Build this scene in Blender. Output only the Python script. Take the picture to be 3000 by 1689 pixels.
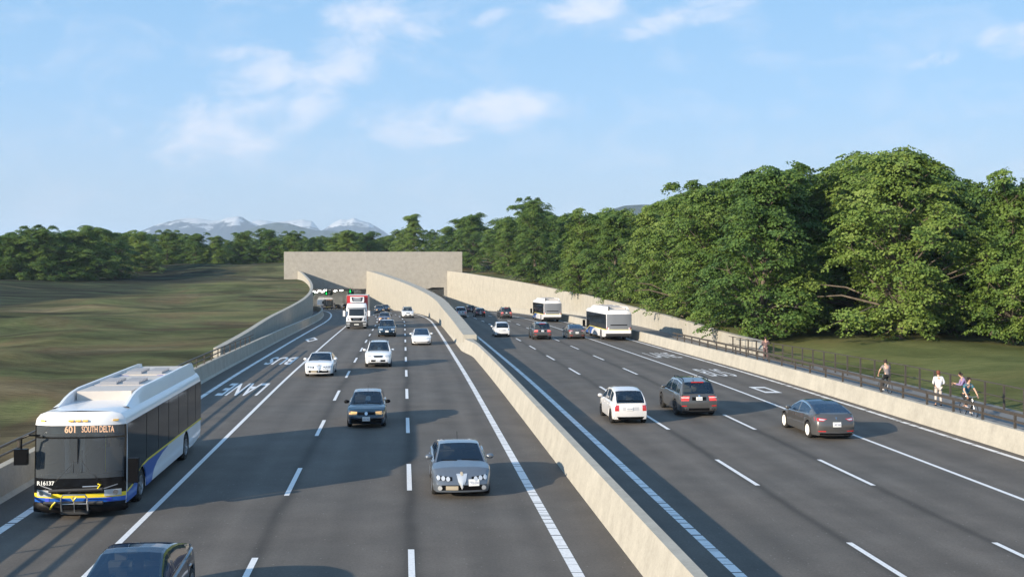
import bpy, bmesh, math, random
from mathutils import Vector, Matrix, noise
from mathutils.bvhtree import BVHTree
R = math.radians
random.seed(7)
for o in list(bpy.data.objects): bpy.data.objects.remove(o)
S = bpy.context.scene
COL = S.collection

# ------------------------------------------------------------------ camera
cam = bpy.data.objects.new('camera', bpy.data.cameras.new('camera')); COL.objects.link(cam)
cam.location = (0, 0, 7.3); cam.rotation_euler = (R(90), 0, 0)
cam.data.lens = 39.0; cam.data.sensor_width = 36.0
cam.data.shift_y = -0.02483
cam.data.clip_start = 0.5; cam.data.clip_end = 30000
S.camera = cam
S.view_settings.view_transform = 'Standard'; S.view_settings.look = 'None'
S.view_settings.gamma = 1; S.view_settings.exposure = 0.58
S.render.engine = 'CYCLES'

# ------------------------------------------------------------------ light
SUN_EL = 17.5; SDX, SDY = 0.777, 0.629          # horizontal direction in which shadows fall
sl = bpy.data.lights.new('sun', 'SUN'); sl.energy = 5.0; sl.angle = R(0.5); sl.color = (1.0, 0.87, 0.69)
so = bpy.data.objects.new('sun', sl); COL.objects.link(so)
c = math.cos(R(SUN_EL)); sd = Vector((SDX*c, SDY*c, -math.sin(R(SUN_EL))))
so.rotation_euler = sd.to_track_quat('-Z', 'Y').to_euler(); so.location = (-60, -50, 60)
SKY_ROT = math.atan2(-SDX, -SDY)

w = bpy.data.worlds.new('World'); S.world = w; w.use_nodes = True
nt = w.node_tree; N = nt.nodes; Lk = nt.links; N.clear()
def wn(t, **k):
    n = N.new(t)
    for a, b in k.items(): setattr(n, a, b)
    return n
out = wn('ShaderNodeOutputWorld'); bg = wn('ShaderNodeBackground'); sky = wn('ShaderNodeTexSky')
sky.sky_type = 'NISHITA'; sky.sun_disc = False; sky.sun_elevation = R(SUN_EL); sky.sun_rotation = SKY_ROT
sky.air_density = 1.0; sky.dust_density = 1.2; sky.ozone_density = 2.2; sky.altitude = 0
bg.inputs[1].default_value = 0.107
def math_(op, a, b=None, c=None, clamp=False):
    n = wn('ShaderNodeMath', operation=op, use_clamp=clamp)
    for i, v in enumerate((a, b, c)):
        if v is None: continue
        if isinstance(v, (int, float)): n.inputs[i].default_value = v
        else: Lk.new(v, n.inputs[i])
    return n.outputs[0]
tc = wn('ShaderNodeTexCoord'); sx = wn('ShaderNodeSeparateXYZ'); Lk.new(tc.outputs['Generated'], sx.inputs[0])
yy = math_('MAXIMUM', sx.outputs[1], 0.02)
u = math_('DIVIDE', sx.outputs[0], yy); v = math_('DIVIDE', sx.outputs[2], yy)
cb = wn('ShaderNodeCombineXYZ'); Lk.new(u, cb.inputs[0]); Lk.new(v, cb.inputs[1])
# cloud banks as soft ellipses on the sky: (u, v, length, thickness, tilt, amount)
CL = [(-.195, .165, .21, .045, 33, 1.0), (-.27, .125, .10, .035, 30, 1.0), (-.10, .205, .10, .03, 12, .75),
      (-.05, .13, .135, .024, 8, 1.0), (.0, .142, .07, .02, 10, .9), (.065, .232, .055, .02, 5, .95),
      (.165, .225, .085, .016, 14, .85), (-.02, .222, .04, .010, 20, .7), (.105, .205, .05, .010, 12, .6),
      (.46, .2, .06, .022, 15, .95), (.385, .183, .045, .008, 14, .7), (.45, .16, .04, .008, 0, .5),
      (-.07, .085, .05, .012, 20, .55), (-.085, .105, .045, .012, 10, .5), (-.24, .19, .05, .012, 0, .7),
      (.11, .13, .05, .01, -10, .4), (-.36, .115, .06, .010, 20, .5), (-.1, .055, .04, .008, 0, .35)]
tot = None
for (cx, cy, a, b, t, amt) in CL:
    mp = wn('ShaderNodeMapping', vector_type='TEXTURE')
    mp.inputs['Location'].default_value = (cx, cy, 0); mp.inputs['Rotation'].default_value = (0, 0, R(t))
    mp.inputs['Scale'].default_value = (a, b*1.35, 1)
    Lk.new(cb.outputs[0], mp.inputs[0])
    ln = wn('ShaderNodeVectorMath', operation='LENGTH'); Lk.new(mp.outputs[0], ln.inputs[0])
    m = wn('ShaderNodeMapRange', interpolation_type='SMOOTHSTEP'); Lk.new(ln.outputs['Value'], m.inputs[0])
    m.inputs[1].default_value = 1.25; m.inputs[2].default_value = .1; m.inputs[3].default_value = 0; m.inputs[4].default_value = amt
    tot = m.outputs[0] if tot is None else math_('MAXIMUM', tot, m.outputs[0])
mp2 = wn('ShaderNodeMapping'); mp2.inputs['Rotation'].default_value = (0, 0, R(-25)); mp2.inputs['Scale'].default_value = (1, 1.9, 1)
Lk.new(cb.outputs[0], mp2.inputs[0])
nz = wn('ShaderNodeTexNoise'); nz.inputs['Scale'].default_value = 13; nz.inputs['Detail'].default_value = 9; nz.inputs['Roughness'].default_value = .6; nz.inputs['Distortion'].default_value = .35
Lk.new(mp2.outputs[0], nz.inputs['Vector'])
cl = math_('ADD', math_('MULTIPLY', nz.outputs[0], 2.5), math_('MULTIPLY', tot, .62))
cm = wn('ShaderNodeMapRange', interpolation_type='SMOOTHSTEP'); Lk.new(cl, cm.inputs[0])
cm.inputs[1].default_value = 1.32; cm.inputs[2].default_value = 2.25; cm.inputs[4].default_value = .75
cm2 = math_('MULTIPLY', cm.outputs[0], math_('MULTIPLY', tot, 1.6, clamp=True))
thin = wn('ShaderNodeMapRange'); Lk.new(nz.outputs[0], thin.inputs[0]); thin.inputs[1].default_value = .48; thin.inputs[2].default_value = .8; thin.inputs[4].default_value = .30
cm2 = math_('MAXIMUM', cm2, thin.outputs[0])
# horizon lightening (thin haze veil in the air near the horizon) and sky tint
mixc = wn('ShaderNodeMix', data_type='RGBA')
sat = wn('ShaderNodeMix', data_type='RGBA'); sat.inputs[0].default_value = .82
grd = wn('ShaderNodeValToRGB'); gr_ = grd.color_ramp
for _ in range(3): gr_.elements.new(.5)
for e_, (p_, c_) in zip(gr_.elements, ((0, (3.9, 4.9, 6.2)), (.07, (3.4, 4.75, 6.5)), (.14, (2.6, 4.4, 6.7)), (.25, (2.0, 3.9, 6.3)), (.85, (1.5, 3.0, 5.2)))): e_.position = p_; e_.color = (*[q/8 for q in c_], 1)
gsc = wn('ShaderNodeVectorMath', operation='SCALE'); gsc.inputs['Scale'].default_value = 8
Lk.new(sx.outputs[2], grd.inputs[0]); Lk.new(grd.outputs[0], gsc.inputs[0])
Lk.new(sky.outputs[0], sat.inputs[6]); Lk.new(gsc.outputs[0], sat.inputs[7])
Lk.new(cm2, mixc.inputs[0]); Lk.new(sat.outputs[2], mixc.inputs[6]); mixc.inputs[7].default_value = (6.0, 6.15, 6.9, 1)
Lk.new(mixc.outputs[2], bg.inputs[0]); Lk.new(bg.outputs[0], out.inputs[0])
SKYN = (sky, sat, mixc, bg)

# ------------------------------------------------------------------ alignment of the road (world metres)
ZP = [(-60, 0), (0, 0), (70, 0), (113, -.45), (153, -1.0), (183, -1.5), (210, -2.1), (240, -2.95), (285, -4.6), (300, -5.2), (330, -6.4), (400, -9.0), (460, -11)]
def lerp(a, b, t): return a+(b-a)*t
def interp(P, x):
    if x <= P[0][0]: return P[0][1]
    for (a, b), (c_, d) in zip(P, P[1:]):
        if x <= c_: return lerp(b, d, (x-a)/(c_-a))
    return P[-1][1]
_zt = [sum(interp(ZP, y+k) for k in range(-10, 11, 2))/11 for y in range(-50, 440)]
def Z(Y):
    i = max(0, min(len(_zt)-2, int(math.floor(Y))+50)); return lerp(_zt[i], _zt[i+1], min(1, max(0, Y+50-i)))
def D(Y): return .2-.098*Y-.00078*max(0, Y-150)**2
def Dp(Y): return -.098-.00156*max(0, Y-150)
def P(off, Y, dz=0.0):
    k = math.sqrt(1+Dp(Y)**2)/math.sqrt(1+.098**2)
    return Vector((D(Y)+off*k, Y, Z(Y)+dz))

ORD = ['first', 'second', 'third', 'fourth', 'fifth', 'sixth', 'seventh', 'eighth', 'ninth', 'tenth', 'eleventh', 'twelfth', 'thirteenth', 'fourteenth', 'fifteenth', 'sixteenth', 'seventeenth', 'eighteenth', 'nineteenth', 'twentieth']
def ordn(i): return ORD[i] if i < 20 else f'{i+1}th' if (i+1) % 10 not in (1, 2, 3) else f'{i+1}'+{1: 'st', 2: 'nd', 3: 'rd'}[(i+1) % 10]
# ------------------------------------------------------------------ helpers
def mat(name, col, rough=.6, metal=0, spec=.5, coat=0, emit=None, es=0, var=0, scale=8, bump=0, bscale=None, sheen=0):
    m = bpy.data.materials.new(name); m.use_nodes = True
    t = m.node_tree; b = t.nodes['Principled BSDF']
    b.inputs['Base Color'].default_value = (*col, 1); b.inputs['Roughness'].default_value = rough
    b.inputs['Metallic'].default_value = metal; b.inputs['Specular IOR Level'].default_value = spec
    b.inputs['Coat Weight'].default_value = coat; b.inputs['Coat Roughness'].default_value = .04
    if emit: b.inputs['Emission Color'].default_value = (*emit, 1); b.inputs['Emission Strength'].default_value = es
    g = t.nodes.new('ShaderNodeTexCoord')
    if var:
        n = t.nodes.new('ShaderNodeTexNoise'); n.inputs['Scale'].default_value = scale; n.inputs['Detail'].default_value = 6; n.inputs['Roughness'].default_value = .65
        t.links.new(g.outputs['Object'], n.inputs['Vector'])
        r = t.nodes.new('ShaderNodeValToRGB'); r.color_ramp.elements[0].position = .3; r.color_ramp.elements[1].position = .7
        r.color_ramp.elements[0].color = (*[x*(1-var) for x in col], 1); r.color_ramp.elements[1].color = (*[min(1, x*(1+var)) for x in col], 1)
        t.links.new(n.outputs[0], r.inputs[0]); t.links.new(r.outputs[0], b.inputs['Base Color'])
    if bump:
        n = t.nodes.new('ShaderNodeTexNoise'); n.inputs['Scale'].default_value = bscale or scale; n.inputs['Detail'].default_value = 5
        t.links.new(g.outputs['Object'], n.inputs['Vector'])
        bp = t.nodes.new('ShaderNodeBump'); bp.inputs['Strength'].default_value = bump; bp.inputs['Distance'].default_value = .05
        t.links.new(n.outputs[0], bp.inputs['Height']); t.links.new(bp.outputs[0], b.inputs['Normal'])
    return m
def paint(name, col, metal=.35, rough=.32): return mat(name, col, rough, metal, .5, 1.0, var=.06, scale=3)

class MB:
    def __init__(s): s.v = []; s.f = []; s.uv = None
    def add(s, vs, fs):
        k = len(s.v); s.v += [tuple(p) for p in vs]; s.f += [tuple(i+k for i in f) for f in fs]; return s
    def box(s, lo, hi, M=None):
        (a, b, c_), (d, e, f) = lo, hi
        vs = [Vector(p) for p in ((a, b, c_), (d, b, c_), (d, e, c_), (a, e, c_), (a, b, f), (d, b, f), (d, e, f), (a, e, f))]
        if M: vs = [M @ p for p in vs]
        return s.add(vs, [(3, 2, 1, 0), (4, 5, 6, 7), (0, 1, 5, 4), (1, 2, 6, 5), (2, 3, 7, 6), (3, 0, 4, 7)])
    def cbox(s, ctr, size, M=None):
        h = [x/2 for x in size]
        return s.box([c_-q for c_, q in zip(ctr, h)], [c_+q for c_, q in zip(ctr, h)], M)
    def tube(s, pts, rad, n=6, cap=True):
        pts = [Vector(p) for p in pts]; rings = []
        if not hasattr(rad, '__len__'): rad = [rad]*len(pts)
        up = Vector((0, 0, 1)); base = len(s.v); vs = []
        for i, p in enumerate(pts):
            d = (pts[min(i+1, len(pts)-1)]-pts[max(i-1, 0)]).normalized()
            a = d.cross(up); a = a.normalized() if a.length > .05 else d.cross(Vector((1, 0, 0))).normalized()
            b = d.cross(a)
            for k in range(n):
                t = 2*math.pi*k/n; vs.append(p+(a*math.cos(t)+b*math.sin(t))*rad[i])
        fs = []
        for i in range(len(pts)-1):
            for k in range(n):
                q = (k+1) % n; fs.append((i*n+k, i*n+q, (i+1)*n+q, (i+1)*n+k))
        if cap: fs += [tuple(range(n)), tuple((len(pts)-1)*n+k for k in reversed(range(n)))]
        return s.add(vs, fs)
    def grid(s, rows, closed=False):
        n = len(rows[0]); vs = [p for r in rows for p in r]; fs = []
        for i in range(len(rows)-1):
            for k in range(n-1 if not closed else n):
                q = (k+1) % n; fs.append((i*n+k, i*n+q, (i+1)*n+q, (i+1)*n+k))
        return s.add(vs, fs)
    def cyl(s, c0, c1, r, n=16): return s.tube([c0, c1], r, n)
    def prism(s, poly, axis, a, b):
        n = len(poly)
        def mk(p, t): q = list(p); q.insert(axis, t); return tuple(q)
        s.add([mk(p, a) for p in poly]+[mk(p, b) for p in poly],
              [tuple(range(n)), tuple(reversed(range(n, 2*n)))]+[(i, (i+1) % n, n+(i+1) % n, n+i) for i in range(n)])
        return s
    def build(s, name, m, parent=None, smooth=None, fix=True):
        me = bpy.data.meshes.new(name); me.from_pydata(s.v, [], s.f)
        if fix:
            bm = bmesh.new(); bm.from_mesh(me); bmesh.ops.remove_doubles(bm, verts=bm.verts, dist=1e-5)
            bmesh.ops.delete(bm, geom=[q for q in bm.verts if not q.link_faces], context='VERTS')
            bmesh.ops.recalc_face_normals(bm, faces=bm.faces); bm.to_mesh(me); bm.free()
        if isinstance(m, (list, tuple)):
            for q in m: me.materials.append(q)
        else: me.materials.append(m)
        if smooth:
            me.polygons.foreach_set('use_smooth', [True]*len(me.polygons))
            me.set_sharp_from_angle(angle=R(smooth))
        me.update()
        return link(name, me, parent)
def link(name, me, parent=None):
    o = bpy.data.objects.new(name, me); COL.objects.link(o)
    if parent: o.parent = parent
    return o
def tag(o, label=None, cat=None, group=None, kind=None):
    for k, q in (('label', label), ('category', cat), ('group', group), ('kind', kind)):
        if q: o[k] = q
    return o
def empty(name, label=None, cat=None, group=None, loc=(0, 0, 0), rz=0):
    o = bpy.data.objects.new(name, None); COL.objects.link(o); o.empty_display_size = .3
    o.location = loc; o.rotation_euler = (0, 0, rz); return tag(o, label, cat, group)
def copy_tree(o, parent=None):
    c_ = o.copy(); COL.objects.link(c_); c_.parent = parent
    for ch in o.children: copy_tree(ch, c_)
    return c_
def bake_text(name, body, w_, h_, m, parent, M, bold=.0, thick=.004):
    cu = bpy.data.curves.new(name, 'FONT'); cu.body = body; cu.align_x = 'CENTER'; cu.align_y = 'CENTER'; cu.offset = bold; cu.resolution_u = 3
    t = bpy.data.objects.new(name, cu); COL.objects.link(t)
    bpy.context.view_layer.update()
    dg = bpy.context.evaluated_depsgraph_get()
    me = bpy.data.meshes.new_from_object(t.evaluated_get(dg)); bpy.data.objects.remove(t)
    xs = [q.co.x for q in me.vertices]; ys = [q.co.y for q in me.vertices]
    cx, cy = (min(xs)+max(xs))/2, (min(ys)+max(ys))/2; sx_ = w_/(max(xs)-min(xs)); sy_ = h_/(max(ys)-min(ys))
    me.transform(Matrix.Diagonal((sx_, sy_, 1, 1)) @ Matrix.Translation((-cx, -cy, 0)))
    me.transform(M); me.materials.clear(); me.materials.append(m); me.name = name
    return link(name, me, parent)

# ------------------------------------------------------------------ materials
def nodes_of(m): return m.node_tree.nodes, m.node_tree.links, m.node_tree.nodes['Principled BSDF']
def concrete(name, col, streak=.12, iso=False):
    m = mat(name, col, .85, spec=.25); n, l, b = nodes_of(m)
    g = n.new('ShaderNodeTexCoord')
    a = n.new('ShaderNodeTexNoise'); a.inputs['Scale'].default_value = 1.3; a.inputs['Detail'].default_value = 10; a.inputs['Roughness'].default_value = .72
    mp = n.new('ShaderNodeMapping'); mp.inputs['Scale'].default_value = (.8, .8, .45)
    s_ = n.new('ShaderNodeTexNoise'); s_.inputs['Scale'].default_value = 2.2; s_.inputs['Detail'].default_value = 8
    f = n.new('ShaderNodeTexNoise'); f.inputs['Scale'].default_value = 9; f.inputs['Detail'].default_value = 4; f.inputs['Roughness'].default_value = .8
    l.new(g.outputs['Object'], a.inputs[0]); l.new(g.outputs['Object'], mp.inputs[0]); l.new(mp.outputs[0], s_.inputs[0]); l.new(g.outputs['Object'], f.inputs[0])
    ad = n.new('ShaderNodeMath'); ad.operation = 'ADD'; l.new(a.outputs[0], ad.inputs[0]); l.new(s_.outputs[0], ad.inputs[1])
    ad2 = n.new('ShaderNodeMath'); ad2.operation = 'ADD'; l.new(ad.outputs[0], ad2.inputs[0]); l.new(f.outputs[0], ad2.inputs[1])
    mr = n.new('ShaderNodeMapRange'); l.new(ad2.outputs[0], mr.inputs[0]); mr.inputs[1].default_value = 1.1; mr.inputs[2].default_value = 1.9
    mr.inputs[3].default_value = 1-streak*1.3; mr.inputs[4].default_value = 1+streak*.8
    vm = n.new('ShaderNodeVectorMath'); vm.operation = 'SCALE'; vm.inputs[0].default_value = col; l.new(mr.outputs[0], vm.inputs['Scale'])
    l.new(vm.outputs[0], b.inputs['Base Color'])
    if iso: mp.inputs['Scale'].default_value = (.8, .8, .8)
    a.inputs['Scale'].default_value = 2.4; s_.inputs['Scale'].default_value = 1.4
    bp = n.new('ShaderNodeBump'); bp.inputs['Strength'].default_value = .35; bp.inputs['Distance'].default_value = .03
    l.new(f.outputs[0], bp.inputs['Height']); l.new(bp.outputs[0], b.inputs['Normal'])
    return m
M_conc = concrete('concrete_warm', (.41, .385, .33), .17)
M_conc2 = concrete('concrete_portal', (.34, .32, .285), .16, True)
M_path = concrete('path_concrete', (.20, .195, .19))
M_tunnel = concrete('tunnel_lining', (.5, .49, .46), .06); M_ceil = mat('tunnel_ceiling', (.05, .05, .048), .9, var=.2, scale=1); M_gravel = concrete('gravel', (.16, .155, .15), .25)

def asphalt():
    m = mat('asphalt', (.075, .07, .065), .82, spec=.3); n, l, b = nodes_of(m)
    uv = n.new('ShaderNodeUVMap'); sp = n.new('ShaderNodeSeparateXYZ'); l.new(uv.outputs[0], sp.inputs[0])
    def mth(op, a, b_=None, clamp=False):
        k = n.new('ShaderNodeMath'); k.operation = op; k.use_clamp = clamp
        for i, q in enumerate((a, b_)):
            if q is None: continue
            if isinstance(q, (int, float)): k.inputs[i].default_value = q
            else: l.new(q, k.inputs[i])
        return k.outputs[0]
    def noi(sc, vec, det=6, r=.6):
        k = n.new('ShaderNodeTexNoise'); k.inputs['Scale'].default_value = sc; k.inputs['Detail'].default_value = det; k.inputs['Roughness'].default_value = r
        l.new(vec, k.inputs['Vector']); return k.outputs[0]
    g = n.new('ShaderNodeTexCoord')
    fine = noi(14, g.outputs['Object'], 8, .85); mid = noi(.5, g.outputs['Object'], 5); big = noi(.13, g.outputs['Object'], 3)
    mp = n.new('ShaderNodeMapping'); mp.inputs['Scale'].default_value = (.9, .035, 1); l.new(uv.outputs[0], mp.inputs[0])
    lane = noi(1.0, mp.outputs[0], 4)
    # dark oil / joint band along each dashed line, waviness from a stretched noise
    mp2 = n.new('ShaderNodeMapping'); mp2.inputs['Scale'].default_value = (.02, .12, 1); l.new(uv.outputs[0], mp2.inputs[0])
    wv = mth('MULTIPLY', mth('SUBTRACT', noi(1, mp2.outputs[0], 3), .5), .5)
    uw = mth('ADD', sp.outputs[0], wv)
    tot = None
    for c_, wd, am in ((-3.85, .22, .42), (0, .24, .50), (11.4, .2, .42), (15.2, .2, .42), (-7.75, .3, .12), (3.3, .25, .12), (8.4, .3, .1), (18.5, .3, .12)):
        d = mth('DIVIDE', mth('ABSOLUTE', mth('SUBTRACT', uw, c_)), wd)
        e = mth('MULTIPLY', mth('POWER', 2.718, mth('MULTIPLY', mth('MULTIPLY', d, d), -1)), am)
        tot = e if tot is None else mth('ADD', tot, e)
    # wheel tracks, slightly polished paler, and a darker drip line mid-lane
    for c_ in (-9.4, -5.8, -1.9, 1.95, 9.5, 13.3, 17.0, 20.6):
        for dd, wd, am in ((-.85, .35, -.12), (.85, .35, -.12), (0, .3, .10)):
            d = mth('DIVIDE', mth('SUBTRACT', uw, c_+dd), wd)
            tot = mth('ADD', tot, mth('MULTIPLY', mth('POWER', 2.718, mth('MULTIPLY', mth('MULTIPLY', d, d), -1)), am))
    mod = mth('MULTIPLY', tot, mth('ADD', mth('MULTIPLY', lane, 1.6), .15))
    val = mth('SUBTRACT', 1.0, mod)
    val = mth('MULTIPLY', val, mth('ADD', .15, mth('MULTIPLY', fine, 1.7)))
    val = mth('MULTIPLY', val, mth('ADD', .62, mth('MULTIPLY', mid, .76)))
    val = mth('MULTIPLY', val, mth('ADD', .78, mth('MULTIPLY', lane, .44)))
    mix = n.new('ShaderNodeMix'); mix.data_type = 'RGBA'; l.new(big, mix.inputs[0]); mix.inputs[6].default_value = (.103, .097, .088, 1); mix.inputs[7].default_value = (.128, .107, .088, 1)
    vm = n.new('ShaderNodeVectorMath'); vm.operation = 'SCALE'; l.new(mix.outputs[2], vm.inputs[0]); l.new(val, vm.inputs['Scale'])
    # pale aggregate specks
    vo = n.new('ShaderNodeTexVoronoi'); vo.inputs['Scale'].default_value = 3.2; l.new(g.outputs['Object'], vo.inputs['Vector'])
    sk = mth('LESS_THAN', vo.outputs['Distance'], .07)
    m2 = n.new('ShaderNodeMix'); m2.data_type = 'RGBA'; l.new(mth('MULTIPLY', sk, .35), m2.inputs[0]); l.new(vm.outputs[0], m2.inputs[6]); m2.inputs[7].default_value = (.4, .39, .36, 1)
    l.new(m2.outputs[2], b.inputs['Base Color'])
    bp = n.new('ShaderNodeBump'); bp.inputs['Strength'].default_value = .5; bp.inputs['Distance'].default_value = .012
    l.new(fine, bp.inputs['Height']); l.new(bp.outputs[0], b.inputs['Normal'])
    return m
M_asph = asphalt()
def road_paint(name, rumble):
    m = mat(name, (.72, .72, .71), .6); n, l, b = nodes_of(m)
    uv = n.new('ShaderNodeUVMap'); g = n.new('ShaderNodeTexCoord')
    k = n.new('ShaderNodeTexNoise'); k.inputs['Scale'].default_value = 10; k.inputs['Detail'].default_value = 6; k.inputs['Roughness'].default_value = .8
    l.new(g.outputs['Object'], k.inputs['Vector'])
    r = n.new('ShaderNodeValToRGB'); r.color_ramp.elements[0].position = .25; r.color_ramp.elements[1].position = .5
    r.color_ramp.elements[0].color = (.45, .45, .44, 1); r.color_ramp.elements[1].color = (.78, .77, .76, 1)
    l.new(k.outputs[0], r.inputs[0]); src = r.outputs[0]
    if rumble:
        mp = n.new('ShaderNodeMapping'); mp.inputs['Scale'].default_value = (0.02, 6.5, 1); l.new(uv.outputs[0], mp.inputs[0])
        z = n.new('ShaderNodeTexNoise'); z.inputs['Scale'].default_value = 1; z.inputs['Detail'].default_value = 1; l.new(mp.outputs[0], z.inputs['Vector'])
        t = n.new('ShaderNodeMapRange'); l.new(z.outputs[0], t.inputs[0]); t.inputs[1].default_value = .585; t.inputs[2].default_value = .62
        mx = n.new('ShaderNodeMix'); mx.data_type = 'RGBA'; l.new(t.outputs[0], mx.inputs[0]); l.new(src, mx.inputs[6]); mx.inputs[7].default_value = (.09, .085, .08, 1); src = mx.outputs[2]
    l.new(src, b.inputs['Base Color']); return m
M_white = road_paint('road_paint', False); M_rumble = road_paint('ridged_road_paint', True)

def ground_mat():
    m = mat('field', (.06, .07, .03), .95, spec=.1); n, l, b = nodes_of(m)
    g = n.new('ShaderNodeTexCoord'); geo = g.outputs['Object']
    def noi(sc, scale, det=6, r=.6, dist=0):
        mp = n.new('ShaderNodeMapping'); mp.inputs['Scale'].default_value = scale; mp.inputs['Rotation'].default_value = (0, 0, R(12)); l.new(geo, mp.inputs[0])
        k = n.new('ShaderNodeTexNoise'); k.inputs['Scale'].default_value = sc; k.inputs['Detail'].default_value = det; k.inputs['Roughness'].default_value = r; k.inputs['Distortion'].default_value = dist
        l.new(mp.outputs[0], k.inputs['Vector']); return k.outputs[0]
    def ramp(src, els):
        r = n.new('ShaderNodeValToRGB'); cr = r.color_ramp
        while len(cr.elements) < len(els): cr.elements.new(.5)
        for e, (p, c_) in zip(cr.elements, els): e.position = p; e.color = (*c_, 1)
        l.new(src, r.inputs[0]); return r.outputs[0]
    a = noi(.05, (1, .55, 1), 5, .55, 1.2); c1 = ramp(a, [(.32, (.04, .038, .018)), (.42, (.10, .098, .045)), (.49, (.14, .15, .07)), (.56, (.14, .105, .06)), (.64, (.20, .175, .11))])
    bb = noi(.022, (1, 1, 1), 4, .5, .8); c2 = ramp(bb, [(.36, (.085, .062, .032)), (.46, (.085, .13, .038)), (.53, (.11, .10, .05)), (.64, (.12, .15, .06))])
    mx = n.new('ShaderNodeMix'); mx.data_type = 'RGBA'; mx.inputs[0].default_value = .33; l.new(c1, mx.inputs[6]); l.new(c2, mx.inputs[7])
    # low tufts and mowing streaks
    f = noi(1.6, (.5, 2.2, 1), 8, .75); fr = ramp(f, [(.3, (.45, .45, .45)), (.7, (1.5, 1.45, 1.4))])
    m3 = n.new('ShaderNodeMix'); m3.data_type = 'RGBA'; m3.blend_type = 'MULTIPLY'; m3.inputs[0].default_value = .8; l.new(mx.outputs[2], m3.inputs[6]); l.new(fr, m3.inputs[7])
    st = noi(.04, (.6, 1.25, 1), 6, .6, 1.6); sr = ramp(st, [(.36, (.30, .27, .24)), (.46, (.75, .75, .7)), (.54, (1.2, 1.12, 1.05)), (.66, (1.6, 1.45, 1.3))])
    m5 = n.new('ShaderNodeMix'); m5.data_type = 'RGBA'; m5.blend_type = 'MULTIPLY'; m5.inputs[0].default_value = .85; l.new(m3.outputs[2], m5.inputs[6]); l.new(sr, m5.inputs[7]); m3 = m5
    # darker streaked ground in the low field on the far left
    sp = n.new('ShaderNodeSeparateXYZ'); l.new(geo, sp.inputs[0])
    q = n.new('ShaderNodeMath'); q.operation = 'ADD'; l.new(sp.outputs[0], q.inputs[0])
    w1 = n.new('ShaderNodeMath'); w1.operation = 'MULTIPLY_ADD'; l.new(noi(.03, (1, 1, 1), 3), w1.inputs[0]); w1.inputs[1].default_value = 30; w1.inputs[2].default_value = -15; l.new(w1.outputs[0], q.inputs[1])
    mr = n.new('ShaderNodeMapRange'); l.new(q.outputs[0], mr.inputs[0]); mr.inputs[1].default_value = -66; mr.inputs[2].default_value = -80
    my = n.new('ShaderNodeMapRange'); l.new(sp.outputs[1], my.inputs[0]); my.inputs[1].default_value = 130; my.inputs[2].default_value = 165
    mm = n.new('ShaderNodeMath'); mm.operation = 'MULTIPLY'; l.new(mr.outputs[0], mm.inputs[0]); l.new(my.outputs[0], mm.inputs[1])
    low_dark = ramp(noi(.12, (.25, 2.6, 1), 6, .7, .5), [(.38, (.012, .012, .009)), (.5, (.035, .036, .022)), (.58, (.05, .075, .035)), (.70, (.10, .08, .045))])
    m4 = n.new('ShaderNodeMix'); m4.data_type = 'RGBA'; l.new(mm.outputs[0], m4.inputs[0]); l.new(m3.outputs[2], m4.inputs[6]); l.new(low_dark, m4.inputs[7])
    gm = n.new('ShaderNodeVectorMath'); gm.operation = 'SCALE'; gm.inputs['Scale'].default_value = 1.02; mg = n.new('ShaderNodeMapRange'); l.new(sp.outputs[0], mg.inputs[0]); mg.inputs[1].default_value = 8; mg.inputs[2].default_value = 14; mg.inputs[4].default_value = .27
    m6 = n.new('ShaderNodeMix'); m6.data_type = 'RGBA'; l.new(mg.outputs[0], m6.inputs[0]); l.new(m4.outputs[2], m6.inputs[6]); m6.inputs[7].default_value = (.17, .21, .055, 1)
    l.new(m6.outputs[2], gm.inputs[0]); l.new(gm.outputs[0], b.inputs['Base Color'])
    bp = n.new('ShaderNodeBump'); bp.inputs['Strength'].default_value = .8; bp.inputs['Distance'].default_value = .25
    l.new(f, bp.inputs['Height']); l.new(bp.outputs[0], b.inputs['Normal'])
    return m
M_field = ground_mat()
M_rail = mat('rail_steel', (.085, .072, .06), .5, .3, var=.2, scale=5)
M_dark = mat('black_plastic', (.005, .005, .006), .4, spec=.12)
M_black = mat('black_gloss', (.008, .008, .009), .12)
M_rubber = mat('tyre_rubber', (.018, .017, .016), .85, var=.3, scale=10)
M_rim = mat('rim_alloy', (.45, .45, .46), .3, .85)
M_rimw = mat('rim_white', (.78, .75, .70), .4)
M_rimd = mat('rim_dark', (.03, .03, .035), .35, .6)
M_chrome = mat('chrome', (.75, .75, .76), .14, 1)
M_lamp = mat('lamp_glass', (.62, .64, .66), .12, .35, .8)
M_lampy = mat('lamp_amber', (.75, .45, .18), .2, .1)
M_red = mat('tail_red', (.50, .02, .02), .15, 0, .8, 1)
M_redl = mat('tail_bright_red', (.85, .05, .03), .15, 0, .8, 1)
M_plate = mat('plate_white', (.75, .75, .72), .5)
M_ink = mat('plate_ink', (.12, .14, .3), .6)
M_seat = mat('seat_grey', (.16, .145, .13), .8)
M_seatb = mat('seat_beige', (.42, .36, .27), .8)
M_inter = mat('interior_dark', (.02, .02, .022), .8)
M_whitep = mat('white_panel', (.78, .78, .79), .35, 0, .5, .5, var=.03, scale=2)
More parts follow.
